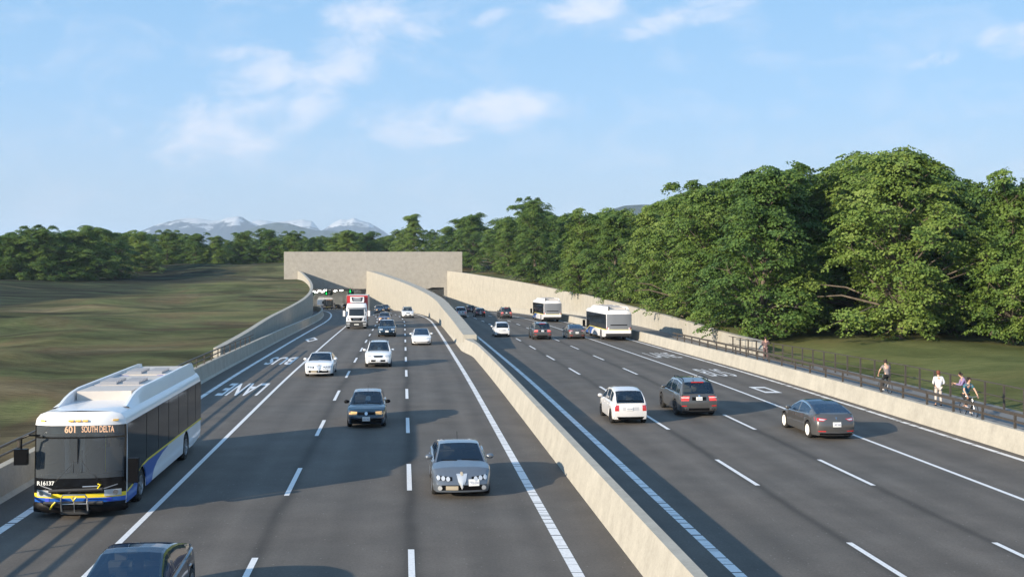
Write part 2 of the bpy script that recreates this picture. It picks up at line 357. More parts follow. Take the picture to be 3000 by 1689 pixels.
def glass(name, tint, alpha):
    m = bpy.data.materials.new(name); m.use_nodes = True; n = m.node_tree.nodes; l = m.node_tree.links
    b = n['Principled BSDF']; b.inputs['Base Color'].default_value = (*tint, 1); b.inputs['Roughness'].default_value = .02
    b.inputs['Specular IOR Level'].default_value = .75
    tr = n.new('ShaderNodeBsdfTransparent'); tr.inputs[0].default_value = (.75, .85, .9, 1)
    mx = n.new('ShaderNodeMixShader'); fr = n.new('ShaderNodeFresnel'); fr.inputs[0].default_value = 1.5
    ad = n.new('ShaderNodeMath'); ad.operation = 'ADD'; ad.use_clamp = True; l.new(fr.outputs[0], ad.inputs[0]); ad.inputs[1].default_value = alpha
    l.new(ad.outputs[0], mx.inputs[0]); l.new(tr.outputs[0], mx.inputs[1]); l.new(b.outputs[0], mx.inputs[2]); l.new(mx.outputs[0], n['Material Output'].inputs[0])
    return m
M_glass = glass('car_glass', (.010, .024, .05), .5)  # bluish tint stands in for sky mirrored in the windscreens
M_glassd = glass('privacy_glass', (.006, .008, .010), .8); M_glassu = glass('sky_tint_glass', (.012, .035, .08), .62)  # second glass: reflected sky blue is put into its base colour
M_glassb = glass('bus_front_glass', (.15, .17, .19), .36)  # pale tint imitates grey-blue reflections on the bus windscreen

# ================================================================== SETTING
def ystep(a, b, near=2.0, far=6.0):
    r = [a]
    while r[-1] < b-.01:
        r.append(min(b, r[-1]+(near if r[-1] < 110 else far if r[-1] > 460 else 3.0)))
    return r
def ribbon(name, m, offa, offb, Y0, Y1, dz, parent=None, nx=1, step=None, kind=None):
    ys = ystep(Y0, Y1) if step is None else [Y0+(Y1-Y0)*i/step for i in range(step+1)]
    vs = []; uv = []; fs = []
    for y in ys:
        a = offa(y) if callable(offa) else offa; b = offb(y) if callable(offb) else offb
        for i in range(nx+1):
            o_ = lerp(a, b, i/nx); vs.append(P(o_, y, dz)); uv.append((o_, y))
    for j in range(len(ys)-1):
        for i in range(nx):
            k = j*(nx+1)+i; fs.append((k, k+1, k+nx+2, k+nx+1))
    me = bpy.data.meshes.new(name); me.from_pydata([tuple(p) for p in vs], [], fs); me.materials.append(m)
    ul = me.uv_layers.new(name='UVMap')
    for lp in me.loops: ul.data[lp.index].uv = uv[lp.vertex_index]
    o = link(name, me, parent)
    if kind: o['kind'] = kind
    return o
road = ribbon('road', M_asph, -12.9, 23.9, -20, 440, 0, nx=8, kind='structure')
path = ribbon('path', M_path, 23.75, lambda y: 29.6, -20, 285, .15, nx=2, kind='structure')

def sweep(prof, Y0, Y1, mb=None, n=None):
    """prof(Y) -> closed list of (offset, absolute z or height above road as callable result)"""
    mb = mb or MB(); ys = ystep(Y0, Y1); rows = []
    for y in ys: rows.append([P(o_, y, h) for o_, h in prof(y)])
    mb.grid(rows, closed=True); k = len(rows[0])
    base = len(mb.v)
    mb.add(rows[0], [tuple(range(k))]); mb.add(rows[-1], [tuple(reversed(range(k)))])
    return mb
# ---- barriers
def jersey(c_, h, side):   # side -1: sloping face looks toward -offset
    return None
B1 = lambda y: [(-12.36, -.05), (-12.55, .12), (-12.62, .98), (-12.9, .98), (-12.95, -.3)]
lb = sweep(B1, -20, 285).build('concrete_barrier', M_conc)
tag(lb, 'long shaded grey concrete barrier beside the left bus lane carrying a low railing', 'barrier')
def BC(y):
    t = max(0, min(1, (y-89)/6.5))
    return [(5.38-.58*t, -.05), (5.62-.52*t, 1.03), (5.90-.1*t, 1.03), (6.12+.0*t, -.05)]
cbar = sweep(BC, -20, 99.5).build('median_barrier', M_conc)
tag(cbar, 'sunlit cream concrete median barrier between the two carriageways, in front of the centre wall', 'barrier')
ZT = [(60, 1.2), (96, 1.06), (118, 1.4), (145, 1.55), (170, 1.88), (200, 2.4), (227, 3.15), (260, 4.3), (285, 5.35)]
ZTs = lambda y: sum(interp(ZT, y+k) for k in (-8, -4, 0, 4, 8))/5
lcb = sweep(lambda y: [(4.78, -.05), (4.98, .35), (5.02, .92), (5.32, .92), (5.32, -.05)], 99.5, 285).build('concrete_barrier', M_conc)
tag(lcb, 'sunlit concrete barrier curving along the left foot of the tall centre wall', 'barrier')
rcb = sweep(lambda y: [(6.2, -.05), (6.2, .98), (6.62-.25*max(0, min(1, (101-y)/4)), .98), (6.85-.35*max(0, min(1, (101-y)/4)), -.05)], 97.5, 285).build('concrete_barrier', M_conc)
tag(rcb, 'short visible concrete barrier end on the right side of the centre wall nose', 'barrier')
rb = sweep(lambda y: [(23.3, -.05), (23.45, .87), (23.72, .87), (23.78, -.05)], -20, 285).build('concrete_barrier', M_conc)
tag(rb, 'sunlit cream concrete barrier between the right bus lane and the footpath', 'barrier')
# ---- high retaining walls
CWL = [(96, 5.0), (150, 4.75), (285, 4.4)]
def CW(y):
    a = interp(CWL, y); zt = ZTs(y)-Z(y); t = min(1, (y-94)/6)
    return [(a, -.3), (a, zt), (6.15, zt), (6.15, -.3)]
cw = sweep(CW, 96, 285).build('retaining_wall', M_conc)
tag(cw, 'tall curved cream concrete wall in the centre rising to the tunnel portal', 'wall')
WL = [(78, -13.4), (87, -13.8), (122, -14.6), (153, -14.9), (175, -14.75), (199, -14.5), (217, -14.15), (232, -13.85), (257, -13.2), (285, -12.0)]
def WLo(y): return sum(interp(WL, y+k) for k in (-5, 0, 5))/3
def LW(y):
    a = WLo(y); zt = ZTs(y)-Z(y)
    return [(a, -.6), (a, zt), (a-.5, zt), (a-.62, -.8)]
lw = sweep(LW, 81, 285).build('retaining_wall', M_conc)
tag(lw, 'curved grey shaded concrete wall on the left below the grass field', 'wall')
WR = [(87, 27.6), (124, 29.2), (144, 29.7), (183, 30.2), (232, 29.0), (273, 25.8), (285, 24.0)]
def WRo(y): return sum(interp(WR, y+k) for k in (-6, 0, 6))/3
def RW(y):
    a = WRo(y); zt = ZTs(y)-Z(y)+.1*min(1, max(0, (120-y)/30)); q = 1-.0*y
    return [(a, -.6), (a, zt), (a+.5, zt), (a+.5, -1.5)]
rw = sweep(RW, 87.5, 285)
rw = rw.build('retaining_wall', M_conc); tag(rw, 'long sunlit cream concrete wall on the right in front of the trees', 'wall')
for v_ in rw.data.vertices:                                # raked near end
    if v_.co.y < 87.6 and v_.co.z < .5: v_.co.y -= 1.6; v_.co.x += .1
ribbon('gutter', M_gravel, -12.88, lambda y: WLo(y)+.02, 80, 285, -.02, nx=1, kind='structure')
ribbon('gutter', M_gravel, lambda y: interp([(98, 5.2), (285, 5.2)], y), lambda y: 6.3, 99, 285, -.02, nx=1, kind='structure')
# ---- portal
PY = 285.0
pt = MB().prism([(-58.6, 10.2), (-58.6, -7), (-54.4, -7), (-54.4, .65), (-37.5, .65), (-37.5, -7), (-36.0, -7), (-36.0, .65), (-21.6, .65), (-20.6, 1.02),
                 (-17.5, 1.02), (-17.5, -7), (-12.8, -7), (-12.8, 10.2)], 1, PY, PY+1.2).build('tunnel_portal', M_conc2)
tag(pt, 'wide grey concrete headwall above the two tunnel mouths', 'tunnel portal')
tun = empty('tunnel', 'lit concrete tunnel tube seen through the left mouth under the headwall', 'tunnel', loc=(0, 0, 0))
for a, b, side in ((-12.5, 4.6, 'L'), (6.1, 24.2, 'R')):
    ys = ystep(PY+1.2, 438)
    for o_, t_ in ((a, -.4), (b, .4)):
        sweep(lambda y: [(o_, -.3), (o_, 5.35), (o_+t_, 5.35), (o_+t_, -.3)], PY+1.2, 438).build('wall', M_tunnel, tun)
    sweep(lambda y: [(a-.4, 5.355), (b+.4, 5.355), (b+.4, 5.7), (a-.4, 5.7)], PY+1.2, 438).build('ceiling', M_ceil, tun)
M_tl = mat('tunnel_lamp', (.9, .9, .9), .4, emit=(1, .97, .9), es=24.0)
proto = None; ti = 0
for row, off in enumerate((-9.5, -5.0, -.5)):
    for j in range(8):
        y = 289+j*9.5+row*2.2
        if proto is None:
            proto = MB().cbox((0, 0, 0), (.26, 3.4, .08)).build('tunnel_light', M_tl); o = proto
        else:
            o = proto.copy(); COL.objects.link(o)
        o.location = P(off, y, 5.0); o.rotation_euler = (math.atan(-.035), 0, -math.atan(Dp(y)))
        tag(o, f'tunnel strip light of the {("left", "middle", "right")[row]} row, {ORD[j]} from the mouth', 'light', 'strip lights in rows on the tunnel ceiling')
proto = None
for j in range(8):
    y = 288.5+j*7
    if proto is None: proto = MB().cbox((0, 0, 0), (.3, 3.8, .1)).build('tunnel_light', M_tl); o = proto
    else: o = proto.copy(); COL.objects.link(o)
    o.location = P(16, y, 5.0); o.rotation_euler = (0, 0, -math.atan(Dp(y)))
    tag(o, f'white strip light in the right tunnel tube, {ORD[j]} from its mouth', 'light', 'strip lights in the right tube')
M_fan = mat('fan_green', (.02, .06, .03), .5, .2)
def jet_fan(x, y, z, lab):
    e = empty('jet_fan', lab, 'jet fan', 'jet fans hanging under the tunnel ceiling', (x, y, z), -math.atan(Dp(y)))
    rows = []
    for yy_, r_ in ((-1.6, .52), (-1.7, .58), (1.6, .58), (1.6, .5), (-1.5, .46), (-1.6, .52)):
        rows.append([(r_*math.cos(t*math.pi/8), yy_, r_*math.sin(t*math.pi/8)) for t in range(16)])
    MB().grid(rows, closed=True).build('casing', M_fan, e, 40)
    f = MB()
    for k in range(6):
        f.cbox((.25, -1.2, 0), (.46, .05, .12), Matrix.Rotation(k*math.pi/3, 4, 'Y'))
    f.cyl((0, -1.35, 0), (0, -1.0, 0), .12, 10); f.build('blades', M_dark, e)
    for bx_ in (-.3, .3): MB().cbox((bx_, 0, .72), (.08, .3, .4)).build('bracket', M_dark, e)
    return e
for k, (off, y, lab) in enumerate(((1.6, 292, 'round jet fan nearest the right side of the left tunnel mouth'), (-2.4, 300, 'round jet fan left of the green lamp inside the tunnel'), (-5.2, 312, 'farthest round jet fan deep inside the left tunnel mouth'))):
    p = P(off, y, 4.35); jet_fan(p.x, p.y, p.z, lab)
M_green = mat('signal_green', (0, .6, .1), .4, emit=(.0, 1, .15), es=.9)
def lane_signal(x, y, z, lab):
    e = empty('lane_signal', lab, 'signal', 'green arrow lane signals', (x, y, z))
    MB().cbox((0, 0, 0), (.9, .25, 1.1)).cbox((0, .05, .75), (.1, .1, .5)).build('housing', M_dark, e)
    g_ = MB().cbox((0, -.14, .12), (.16, .02, .5)); g_.add([(-.3, -.15, -.08), (.3, -.15, -.08), (0, -.15, -.42)], [(0, 1, 2)]); g_.build('arrow', M_green, e)
lane_signal(-41.5, 284.6, .1, 'green down arrow lane signal above the red truck')
p = P(-3.6, 298, 4.3); lane_signal(p.x, p.y, p.z, 'smaller green arrow signal inside the tunnel beside the jet fans')

# ---- road markings (thin sheets on the road)
def line(off, wd, m, Y0=-20, Y1=430, n='edge_line'): return ribbon(n, m, off-wd/2, off+wd/2, Y0, Y1, .006, road)
line(-11.2, .27, M_rumble); line(3.9, .27, M_rumble); line(7.68, .27, M_rumble); line(22.75, .24, M_rumble)
line(-7.62, .17, M_white, n='lane_line'); line(18.95, .17, M_white, n='lane_line')
def dashes(off, first, per, ln):
    y = first-per*3
    while y < 330:
        ribbon('lane_dash', M_white, off-.08, off+.08, y-ln, y, .006, road, step=3); y += per
dashes(0, 28.3, 12.05, 4.7); dashes(-3.87, 27.5, 12.05, 4.7); dashes(11.45, 29.0, 12.25, 4.8); dashes(15.25, 29.0, 12.25, 4.8)
def roadtext(t, off, y, w_, h_, flip):
    bold = .02 if flip else -.004
    # letters lie on the road and follow the lane direction
    o = bake_text('road_lettering', t, w_, h_, M_white, road, Matrix.Identity(4), bold=bold)
    a = -.098
    for v_ in o.data.vertices:
        x, q = v_.co.x, v_.co.y
        if flip: x, q = -x, -q
        yy_ = y+q; v_.co = Vector((D(yy_)+off+x, yy_, Z(yy_)+.008))
    return o
roadtext('BUS', -9.5, 84.7, 2.0, 7.4, True); roadtext('LANE', -9.45, 64.3, 2.35, 6.4, True)
roadtext('BUS', 20.75, 74.6, 1.75, 5.2, False); roadtext('LANE', 20.9, 90.6, 2.1, 5.6, False)
def diamond(c_, y, wx, ly, square=False):
    pts = [(-.5, 0), (0, .5), (.5, 0), (0, -.5)] if not square else [(-.5, -.5), (-.5, .5), (.5, .5), (.5, -.5)]
    vs = []; f = .58
    for s_ in (1, f):
        for a, b in pts:
            yy_ = y+b*ly*s_; vs.append((D(yy_)+c_+a*wx*s_, yy_, Z(yy_)+.008))
    MB().add(vs, [(i, (i+1) % 4, 4+(i+1) % 4, 4+i) for i in range(4)]).build('diamond_symbol', M_white, road, fix=False)
diamond(-9.5, 112.4, 1.3, 8.0); diamond(20.66, 64.0, .95, 3.1, True)

# ---- ground
GL = [(-60, .1), (40, .2), (78, .35), (100, .65), (122, .75), (153, .95), (175, 1.2), (200, 1.7), (227, 2.3), (260, 3.0), (285, 3.15), (300, 4.4), (325, 7.1), (340, 7.5), (400, 7.2), (600, 6.8), (5000, 6.5)]
GR = [(-60, -.2), (60, -.15), (90, .2), (118, .8), (145, .9), (170, 1.2), (200, 1.8), (227, 2.4), (260, 3.6), (285, 4.6), (330, 7.0), (400, 7.0), (5000, 6.5)]
def hL(X, Y, s):
    h = interp(GL, Y); f = min(1, s/45)
    far = interp([(-60, .3), (60, .6), (150, 1.4), (220, 3.0), (300, 4.7), (350, 5.2), (450, 6.4), (5000, 6.5)], Y)
    q = max(0, min(1, (-X-92)/40)); h = lerp(h, far, q*f if Y < 285 else q)
    am = min(1, s/14)*(1.0 if Y < 420 else .4)
    h += am*(1.1*noise.noise(Vector((X*.035, Y*.03, 3)))+.8*noise.noise(Vector((X*.09+5, Y*.055, 1)))+.28*noise.noise(Vector((X*.24, Y*.13, 7))))+am*.55*math.exp(-((X+34)**2/160+(Y-66)**2/260))
    h += am*-.9*math.exp(-((X+96)**2/900+(Y-230)**2/6000))
    return h
def hR(X, Y, s):
    h = interp(GR, Y); am = min(1, s/8)
    h += am*(.5*noise.noise(Vector((X*.05, Y*.05, 9)))+.18*noise.noise(Vector((X*.2, Y*.17, 2))))
    if Y < 110: h += .45*math.exp(-((s-14)/7)**2)*min(1, (110-Y)/20)
    return h
ys = [-40, -20, -8]+[2+4*i for i in range(70)]+[285.0, 286.3]+[290+6*i for i in range(20)]+[430, 470, 530, 620, 800, 1100, 1600, 2400, 3600, 5200]
ys = sorted(set(y for y in ys if not 285 < y < 286.3))
SS = [0, .6, 1.5, 3, 5, 8, 11, 15, 19, 24, 30, 36, 43, 51, 60, 70, 82, 95, 110, 128, 150, 180, 220, 280, 380, 560, 900, 1500, 2600, 4500]
def bl(Y): return P(min(-12.93, WLo(Y)-.58) if Y > 80 else -12.93, min(Y, 286)).x-max(0, Y-286)*.3
def br(Y):
    if Y > 87: return P(WRo(min(Y, 285))+.48, min(Y, 286)).x-max(0, Y-286)*.25
    return P(interp([(0, 29.0), (64, 29.0), (70, 28.5), (87, 28.0)], Y), Y).x
G = MB(); rows = []; nL = len(SS); nM = 6
for Y in ys:
    r = []
    xl = bl(Y); xr = br(Y)
    for s_ in reversed(SS): X = xl-s_; r.append((X, Y, hL(X, Y, s_)))
    zl = r[-1][2]; zr_ = hR(xr, Y, 0)
    for i in range(1, nM): t = i/nM; r.append((lerp(xl, xr, t), Y, lerp(zl, zr_, t)+math.sin(math.pi*t)*.4))
    for s_ in SS: X = xr+s_; r.append((X, Y, hR(X, Y, s_)))
    rows.append(r)
n = len(rows[0]); fs = []
for j in range(len(rows)-1):
    for i in range(n-1):
        mid = nL-1 <= i < nL-1+nM
        if mid and ys[j] < 286.2: continue
        fs.append((j*n+i, j*n+i+1, (j+1)*n+i+1, (j+1)*n+i))
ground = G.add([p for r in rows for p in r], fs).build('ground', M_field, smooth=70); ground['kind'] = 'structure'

# ---- railings
def rail_root(lab, g=None): return empty('railing', lab, 'railing')
def railing(lab, offf, Y0, Y1, base, rails, sp, pw, ph, thick):
    e = rail_root(lab); post = None
    for h in rails:
        ysr = ystep(Y0, Y1); mb = MB(); t = thick[rails.index(h)]
        prof = lambda y, h=h, t=t: [(offf(y)-t[0]/2, base+h-t[1]/2), (offf(y)-t[0]/2, base+h+t[1]/2), (offf(y)+t[0]/2, base+h+t[1]/2), (offf(y)+t[0]/2, base+h-t[1]/2)]
        sweep(prof, Y0, Y1).build('top_rail' if h == max(rails) else 'lower_rail', M_rail, e)
    y = Y0+.05
    while y < Y1:
        if post is None: post = MB().cbox((0, 0, ph/2), (pw, pw*.8, ph)).build('post', M_rail, e); o = post
        else: o = post.copy(); COL.objects.link(o); o.parent = e
        o.location = P(offf(y), y, base); o.rotation_euler = (0, 0, math.atan(.098)); y += sp
    return e
railing('dark steel two-rail railing on top of the left concrete barrier', lambda y: -12.77, -8, 93, .98, [.30, .58], 2.6, .07, .6, [(.05, .06), (.07, .07)])
railing('low dark steel railing on the right concrete barrier beside the path', lambda y: 23.62, 2, 98, .87, [.27, .56], 2.42, .09, .6, [(.05, .09), (.06, .13)])
bro = lambda y: interp([(0, 28.8), (64, 28.8), (70, 28.3), (93, 27.1)], y)
railing('taller dark steel railing along the grass side of the path', bro, 8, 93, .15, [.66, 1.26], 1.75, .09, 1.25, [(.035, .045), (.05, .055)])

# ---- mountains
def mountain_mat(name, rock, snow_h, snow):
    m = mat(name, rock, .95, spec=.1); n_, l, b = nodes_of(m)
    g = n_.new('ShaderNodeTexCoord'); sp = n_.new('ShaderNodeSeparateXYZ'); l.new(g.outputs['Object'], sp.inputs[0])
    k = n_.new('ShaderNodeTexNoise'); k.inputs['Scale'].default_value = .009; k.inputs['Detail'].default_value = 8; k.inputs['Roughness'].default_value = .6
    mp = n_.new('ShaderNodeMapping'); mp.inputs['Scale'].default_value = (1, 1, 2.4); l.new(g.outputs['Object'], mp.inputs[0]); l.new(mp.outputs[0], k.inputs[0])
    a = n_.new('ShaderNodeMath'); a.operation = 'MULTIPLY'; l.new(k.outputs[0], a.inputs[0]); a.inputs[1].default_value = 340
    c_ = n_.new('ShaderNodeMath'); c_.operation = 'ADD'; l.new(a.outputs[0], c_.inputs[0]); l.new(sp.outputs[2], c_.inputs[1])
    r = n_.new('ShaderNodeMapRange'); l.new(c_.outputs[0], r.inputs[0]); r.inputs[1].default_value = snow_h+185; r.inputs[2].default_value = snow_h+215; r.inputs[4].default_value = snow
    mx = n_.new('ShaderNodeMix'); mx.data_type = 'RGBA'; l.new(r.outputs[0], mx.inputs[0]); mx.inputs[6].default_value = (*rock, 1); mx.inputs[7].default_value = (.8, .8, .82, 1)
    l.new(mx.outputs[2], b.inputs['Base Color']); return m
M_mtn = mountain_mat('mountain_rock_snow', (.03, .042, .07), 252, .65); M_hill = mountain_mat('mountain_forest', (.035, .05, .04), 2000, 0)
def mountain(pts, dist, m, depth):
    # pts: ridge (bearing u = x/y, elevation v = z/y) -> world at the stated distance
    mb = MB(); rows = []; nx = 70; u0, u1 = pts[0][0], pts[-1][0]
    for j in range(25):
        t = (j/24)*2-1; r = []
        for i in range(nx+1):
            q = i/nx; u_ = lerp(u0, u1, q); h = interp(pts, u_)*dist+7.3; e = min(1, q*8, (1-q)*8)
            x = u_*dist; y = dist+t*depth
            f = (1-abs(t))**1.15
            nn = noise.fractal(Vector((x*.0035, y*.0035, dist*.1)), .8, 2.1, 6)
            z = h*f + nn*h*.22*(1-(1-abs(t))**4)*e
            r.append((x+nn*40*(1-f), y, z-30*(1-f)))
        rows.append(r)
    o = mb.grid(rows).build('mountain', m, smooth=180); o['kind'] = 'structure'; return o
def mp_(l): return [((400+a/3.22-1500)/3250, (770-(600+b/3.22))/3250) for a, b in l]
mountain(mp_([(-120, 300), (0, 262), (100, 222), (210, 178), (350, 145), (450, 125), (560, 125), (700, 145), (790, 145), (860, 118), (960, 105), (1000, 115), (1060, 155), (1150, 190), (1300, 240), (1400, 300)]), 7600, M_mtn, 900)
mountain(mp_([(950, 300), (1040, 200), (1100, 155), (1160, 140), (1230, 148), (1290, 160), (1440, 150), (1560, 135), (1660, 155), (1730, 235), (1800, 300)]), 9000, M_mtn, 900)
mountain(mp_([(900, 300), (1060, 225), (1200, 185), (1320, 165), (1430, 172), (1560, 210), (1700, 240), (1900, 245), (2100, 290)]), 6300, M_hill, 700)
mountain(mp_([(1660, 300), (1760, 235), (1880, 155), (1930, 135), (1990, 140), (2050, 120), (2120, 150), (2200, 170), (2270, 210), (2320, 240), (2450, 330)]), 8200, M_mtn, 900)
mountain([((x-1500)/3250, (770-y)/3250) for x, y in ((1700, 700), (1760, 640), (1795, 612), (1830, 602), (1880, 599), (1950, 600), (2050, 640), (2150, 700))], 3600, M_hill, 500)

# ================================================================== TREES
def leaf_mat():
    m = bpy.data.materials.new('maple_foliage'); m.use_nodes = True; n = m.node_tree.nodes; l = m.node_tree.links; n.clear()
    o = n.new('ShaderNodeOutputMaterial'); g = n.new('ShaderNodeTexCoord'); oi = n.new('ShaderNodeObjectInfo')
    k = n.new('ShaderNodeTexNoise'); k.inputs['Scale'].default_value = .55; k.inputs['Detail'].default_value = 5; k.inputs['Roughness'].default_value = .7; l.new(g.outputs['Object'], k.inputs[0])
    ad = n.new('ShaderNodeMath'); ad.operation = 'MULTIPLY_ADD'; l.new(oi.outputs['Random'], ad.inputs[0]); ad.inputs[1].default_value = .22; l.new(k.outputs[0], ad.inputs[2])
    r = n.new('ShaderNodeValToRGB'); cr = r.color_ramp
    for _ in range(2): cr.elements.new(.5)
    for e, (p_, c_) in zip(cr.elements, ((.36, (.045, .092, .026)), (.50, (.085, .155, .034)), (.66, (.145, .22, .042)), (.84, (.22, .29, .065)))): e.position = p_; e.color = (*c_, 1)
    l.new(ad.outputs[0], r.inputs[0])
    d = n.new('ShaderNodeBsdfPrincipled'); d.inputs['Roughness'].default_value = .5; d.inputs['Specular IOR Level'].default_value = .3; l.new(r.outputs[0], d.inputs['Base Color'])
    t = n.new('ShaderNodeBsdfTranslucent'); l.new(r.outputs[0], t.inputs[0])
    mx = n.new('ShaderNodeMixShader'); mx.inputs[0].default_value = .3; l.new(d.outputs[0], mx.inputs[1]); l.new(t.outputs[0], mx.inputs[2]); l.new(mx.outputs[0], o.inputs[0])
    return m
M_leaf = leaf_mat(); M_bark = mat('bark', (.13, .105, .08), .95, var=.45, scale=2.5, bump=.8, bscale=5)
def tree_proto(seed, H=16.0, Rm=6.3, lobes=66, sprays=13, leaves=42, lsz=.255):
    rg = random.Random(seed); root = empty('maple_tree')
    tr = MB(); br_ = MB(); cr = MB()
    lean = Vector((rg.uniform(-.5, .5), rg.uniform(-.5, .5), 0))
    pts = [Vector((0, 0, -.4)), Vector((.05, 0, .8)), lean*.15+Vector((0, 0, H*.2)), lean*.4+Vector((rg.uniform(-.2, .2), rg.uniform(-.2, .2), H*.42)), lean*.8+Vector((0, 0, H*.66)), lean+Vector((0, 0, H*.93))]
    tr.tube(pts, [.42, .30, .24, .18, .10, .03], 9)
    def axis(z):
        for a, b in zip(pts, pts[1:]):
            if z <= b.z: return a.lerp(b, (z-a.z)/(b.z-a.z))
        return pts[-1]
    V = []; F = []
    skew = rg.uniform(0, 6.28); gold = 2.39996
    lead = [(rg.uniform(0, 6.28), rg.uniform(.6, 4.2), rg.uniform(.90, 1.03)) for _ in range(9)]
    for i in range(lobes+len(lead)):
        t = ((i+.5)/lobes)**1.0; t = .06+.88*min(1, t)
        prof = math.sin(math.pi*min(1, (.22+.74*t)))**.6*(1.0 if t < .75 else 1-.35*(t-.75)/.25)
        prof *= (1+.16*math.sin(skew+t*9))*(1-.28*max(0, t-.6)/.4)
        rr = Rm*prof*rg.uniform(.45, 1.0) if i % 4 else Rm*prof*rg.uniform(.15, .4)
        a = i*gold+rg.uniform(-.35, .35)
        rr *= (1+.14*math.cos(a*2+skew))*rg.choice((1, 1, 1, 1.18, .82))
        if i >= lobes: a, rr, t = lead[i-lobes]
        cz = t*H*.95+rg.uniform(-.5, .5); c_ = axis(cz)+Vector((math.cos(a)*rr, math.sin(a)*rr, 0)); c_.z = cz
        st = axis(max(H*.15, cz-rr*.75-.6)); mid = st.lerp(c_, .55)+Vector((0, 0, .25+.05*rr))
        rb = .022+.007*rr
        br_.tube([st, mid, c_], [rb*1.7, rb, .02], 5, cap=False)
        lr = rg.uniform(.95, 2.0)*(1-.9*max(0, t-.6)); outv = Vector((math.cos(a), math.sin(a), 0))
        for j in range(sprays):
            d_ = Vector((rg.gauss(0, 1), rg.gauss(0, 1), rg.gauss(.25, .75))).normalized()
            q = c_+Vector((d_.x*lr, d_.y*lr, d_.z*lr*.68))*rg.uniform(.5, 1.12)
            if rg.random() < .35: br_.tube([c_, q], [.025, .008], 3, cap=False)
            sr = rg.uniform(.5, 1.0); tilt = (outv*.6+Vector((d_.x, d_.y, 0))).normalized()
            for k in range(leaves):
                th = rg.uniform(0, 6.283); r_ = sr*math.sqrt(rg.random())
                off = Vector((math.cos(th)*r_, math.sin(th)*r_, 0)); dr = off.dot(tilt)
                p_ = q+off+Vector((0, 0, -.5*dr-.20*r_*r_+rg.uniform(-.07, .07)))
                nrm = (Vector((0, 0, .8))+tilt*rg.uniform(.1, 1.25)+Vector((rg.gauss(0, .5), rg.gauss(0, .5), 0))).normalized()
                ax = (off+Vector((rg.uniform(-.3, .3), rg.uniform(-.3, .3), 0))); ax = (ax-nrm*ax.dot(nrm))
                ax = ax.normalized() if ax.length > .01 else nrm.orthogonal().normalized()
                bx = nrm.cross(ax); s_ = lsz*rg.uniform(.6, 1.15)
                b0 = len(V); V += [p_-ax*s_*.5, p_+bx*s_*.42, p_+ax*s_*.6-nrm*s_*.12, p_-bx*s_*.42]; F.append((b0, b0+1, b0+2, b0+3))
    tr.build('trunk', M_bark, root, 60, fix=False); br_.build('limbs', M_bark, root, fix=False)
    me = bpy.data.meshes.new('crown'); me.from_pydata([tuple(p_) for p_ in V], [], F); me.materials.append(M_leaf); link('crown', me, root)
    return root
PROTO = [tree_proto(11, Rm=5.9), tree_proto(23, Rm=5.3, lobes=60), tree_proto(37, Rm=6.4, lobes=72), tree_proto(52, Rm=5.2, lobes=58), tree_proto(71, Rm=5.7, lobes=64)]
used_p = set(); tree_n = [0]
def put_tree(px, Y, top, label, group, wide=1.0, side='R', k=None):
    """px: bearing of the trunk (x of the 3000-wide survey picture), Y distance, top: height of its tip above sea level of the road datum"""
    X = (px-1500)/3250*Y
    base = hR(X, Y, max(0, X-br(Y))) if X > br(Y) else hL(X, Y, max(0, bl(Y)-X)) if X < bl(Y) else 7.0
    h = top-base; i = tree_n[0] % len(PROTO) if k is None else k; tree_n[0] += 1
    if i not in used_p: o = PROTO[i]; used_p.add(i)
    else: o = copy_tree(PROTO[i])
    rg = random.Random(tree_n[0]*13+5)
    s_ = h/15.9; ww = s_*wide*rg.uniform(.92, 1.08)
    o.location = (X, Y, base-(1.0 if group.startswith('trees along') else 0)); o.scale = (ww, ww, s_); o.rotation_euler = (0, 0, rg.uniform(0, 6.28))
    return tag(o, label, 'tree', group)
def tip(y, Y): return 7.3+(770-y)*Y/3250
SK = [(980, 700), (1100, 682), (1150, 655), (1212, 626), (1280, 660), (1375, 621), (1440, 655), (1500, 620), (1567, 577), (1640, 600), (1700, 612), (1800, 608), (1900, 600), (1960, 575), (2080, 525), (2229, 484), (2390, 490), (2460, 545), (2560, 445), (2640, 437), (2720, 450), (2830, 550), (2960, 518), (3100, 530)]
FR = [(1120, 335), (1212, 305), (1300, 300), (1375, 275), (1480, 240), (1567, 212), (1700, 185), (1800, 165), (1900, 150), (1990, 133), (2080, 118), (2229, 97), (2640, 92), (3150, 88)]
GRP = 'leafy trees of the wood right of the highway'
front = [(1212, 305, 628, 1.0, 'lone rounded maple rising just above the right half of the tunnel headwall'),
         (1385, 302, 621, 1.1, 'broad maple right behind the right end of the tunnel headwall'),
         (1490, 238, 640, .95, 'maple left of the tall one, behind the far end of the right wall'),
         (1567, 212, 577, .92, 'tall narrow-topped maple standing up from the middle of the wood by the wall'),
         (1700, 188, 618, .95, 'maple above the far white bus, behind the right wall'),
         (1800, 168, 622, 1.0, 'maple above the nearer white bus, behind the right wall'),
         (1905, 150, 600, 1.0, 'maple behind the middle of the long right wall'),
         (2000, 132, 572, 1.0, 'maple with low crown behind the falling end of the right wall'),
         (2085, 116, 530, 1.0, 'maple just left of the big one by the wall end'),
         (2229, 98, 484, 1.02, 'big maple with a visible trunk behind the end of the right wall'),
         (2310, 105, 500, .95, 'maple whose bare trunk stands right behind the man in the suit'),
         (2480, 112, 560, .9, 'darker shaded maple between the two biggest crowns'),
         (2640, 93, 437, 1.0, 'tallest maple of all, its tip the highest point of the tree line'),
         (2800, 108, 560, .95, 'maple just right of the tallest crown'),
         (2965, 92, 516, 1.0, 'maple cut by the right edge of the picture'),
         (3130, 86, 540, 1.0, 'maple just past the right edge, its branches reaching in')]
for i, (px, Y, t, wd, lab) in enumerate(front): put_tree(px, Y, tip(t, Y), lab, GRP, wd)
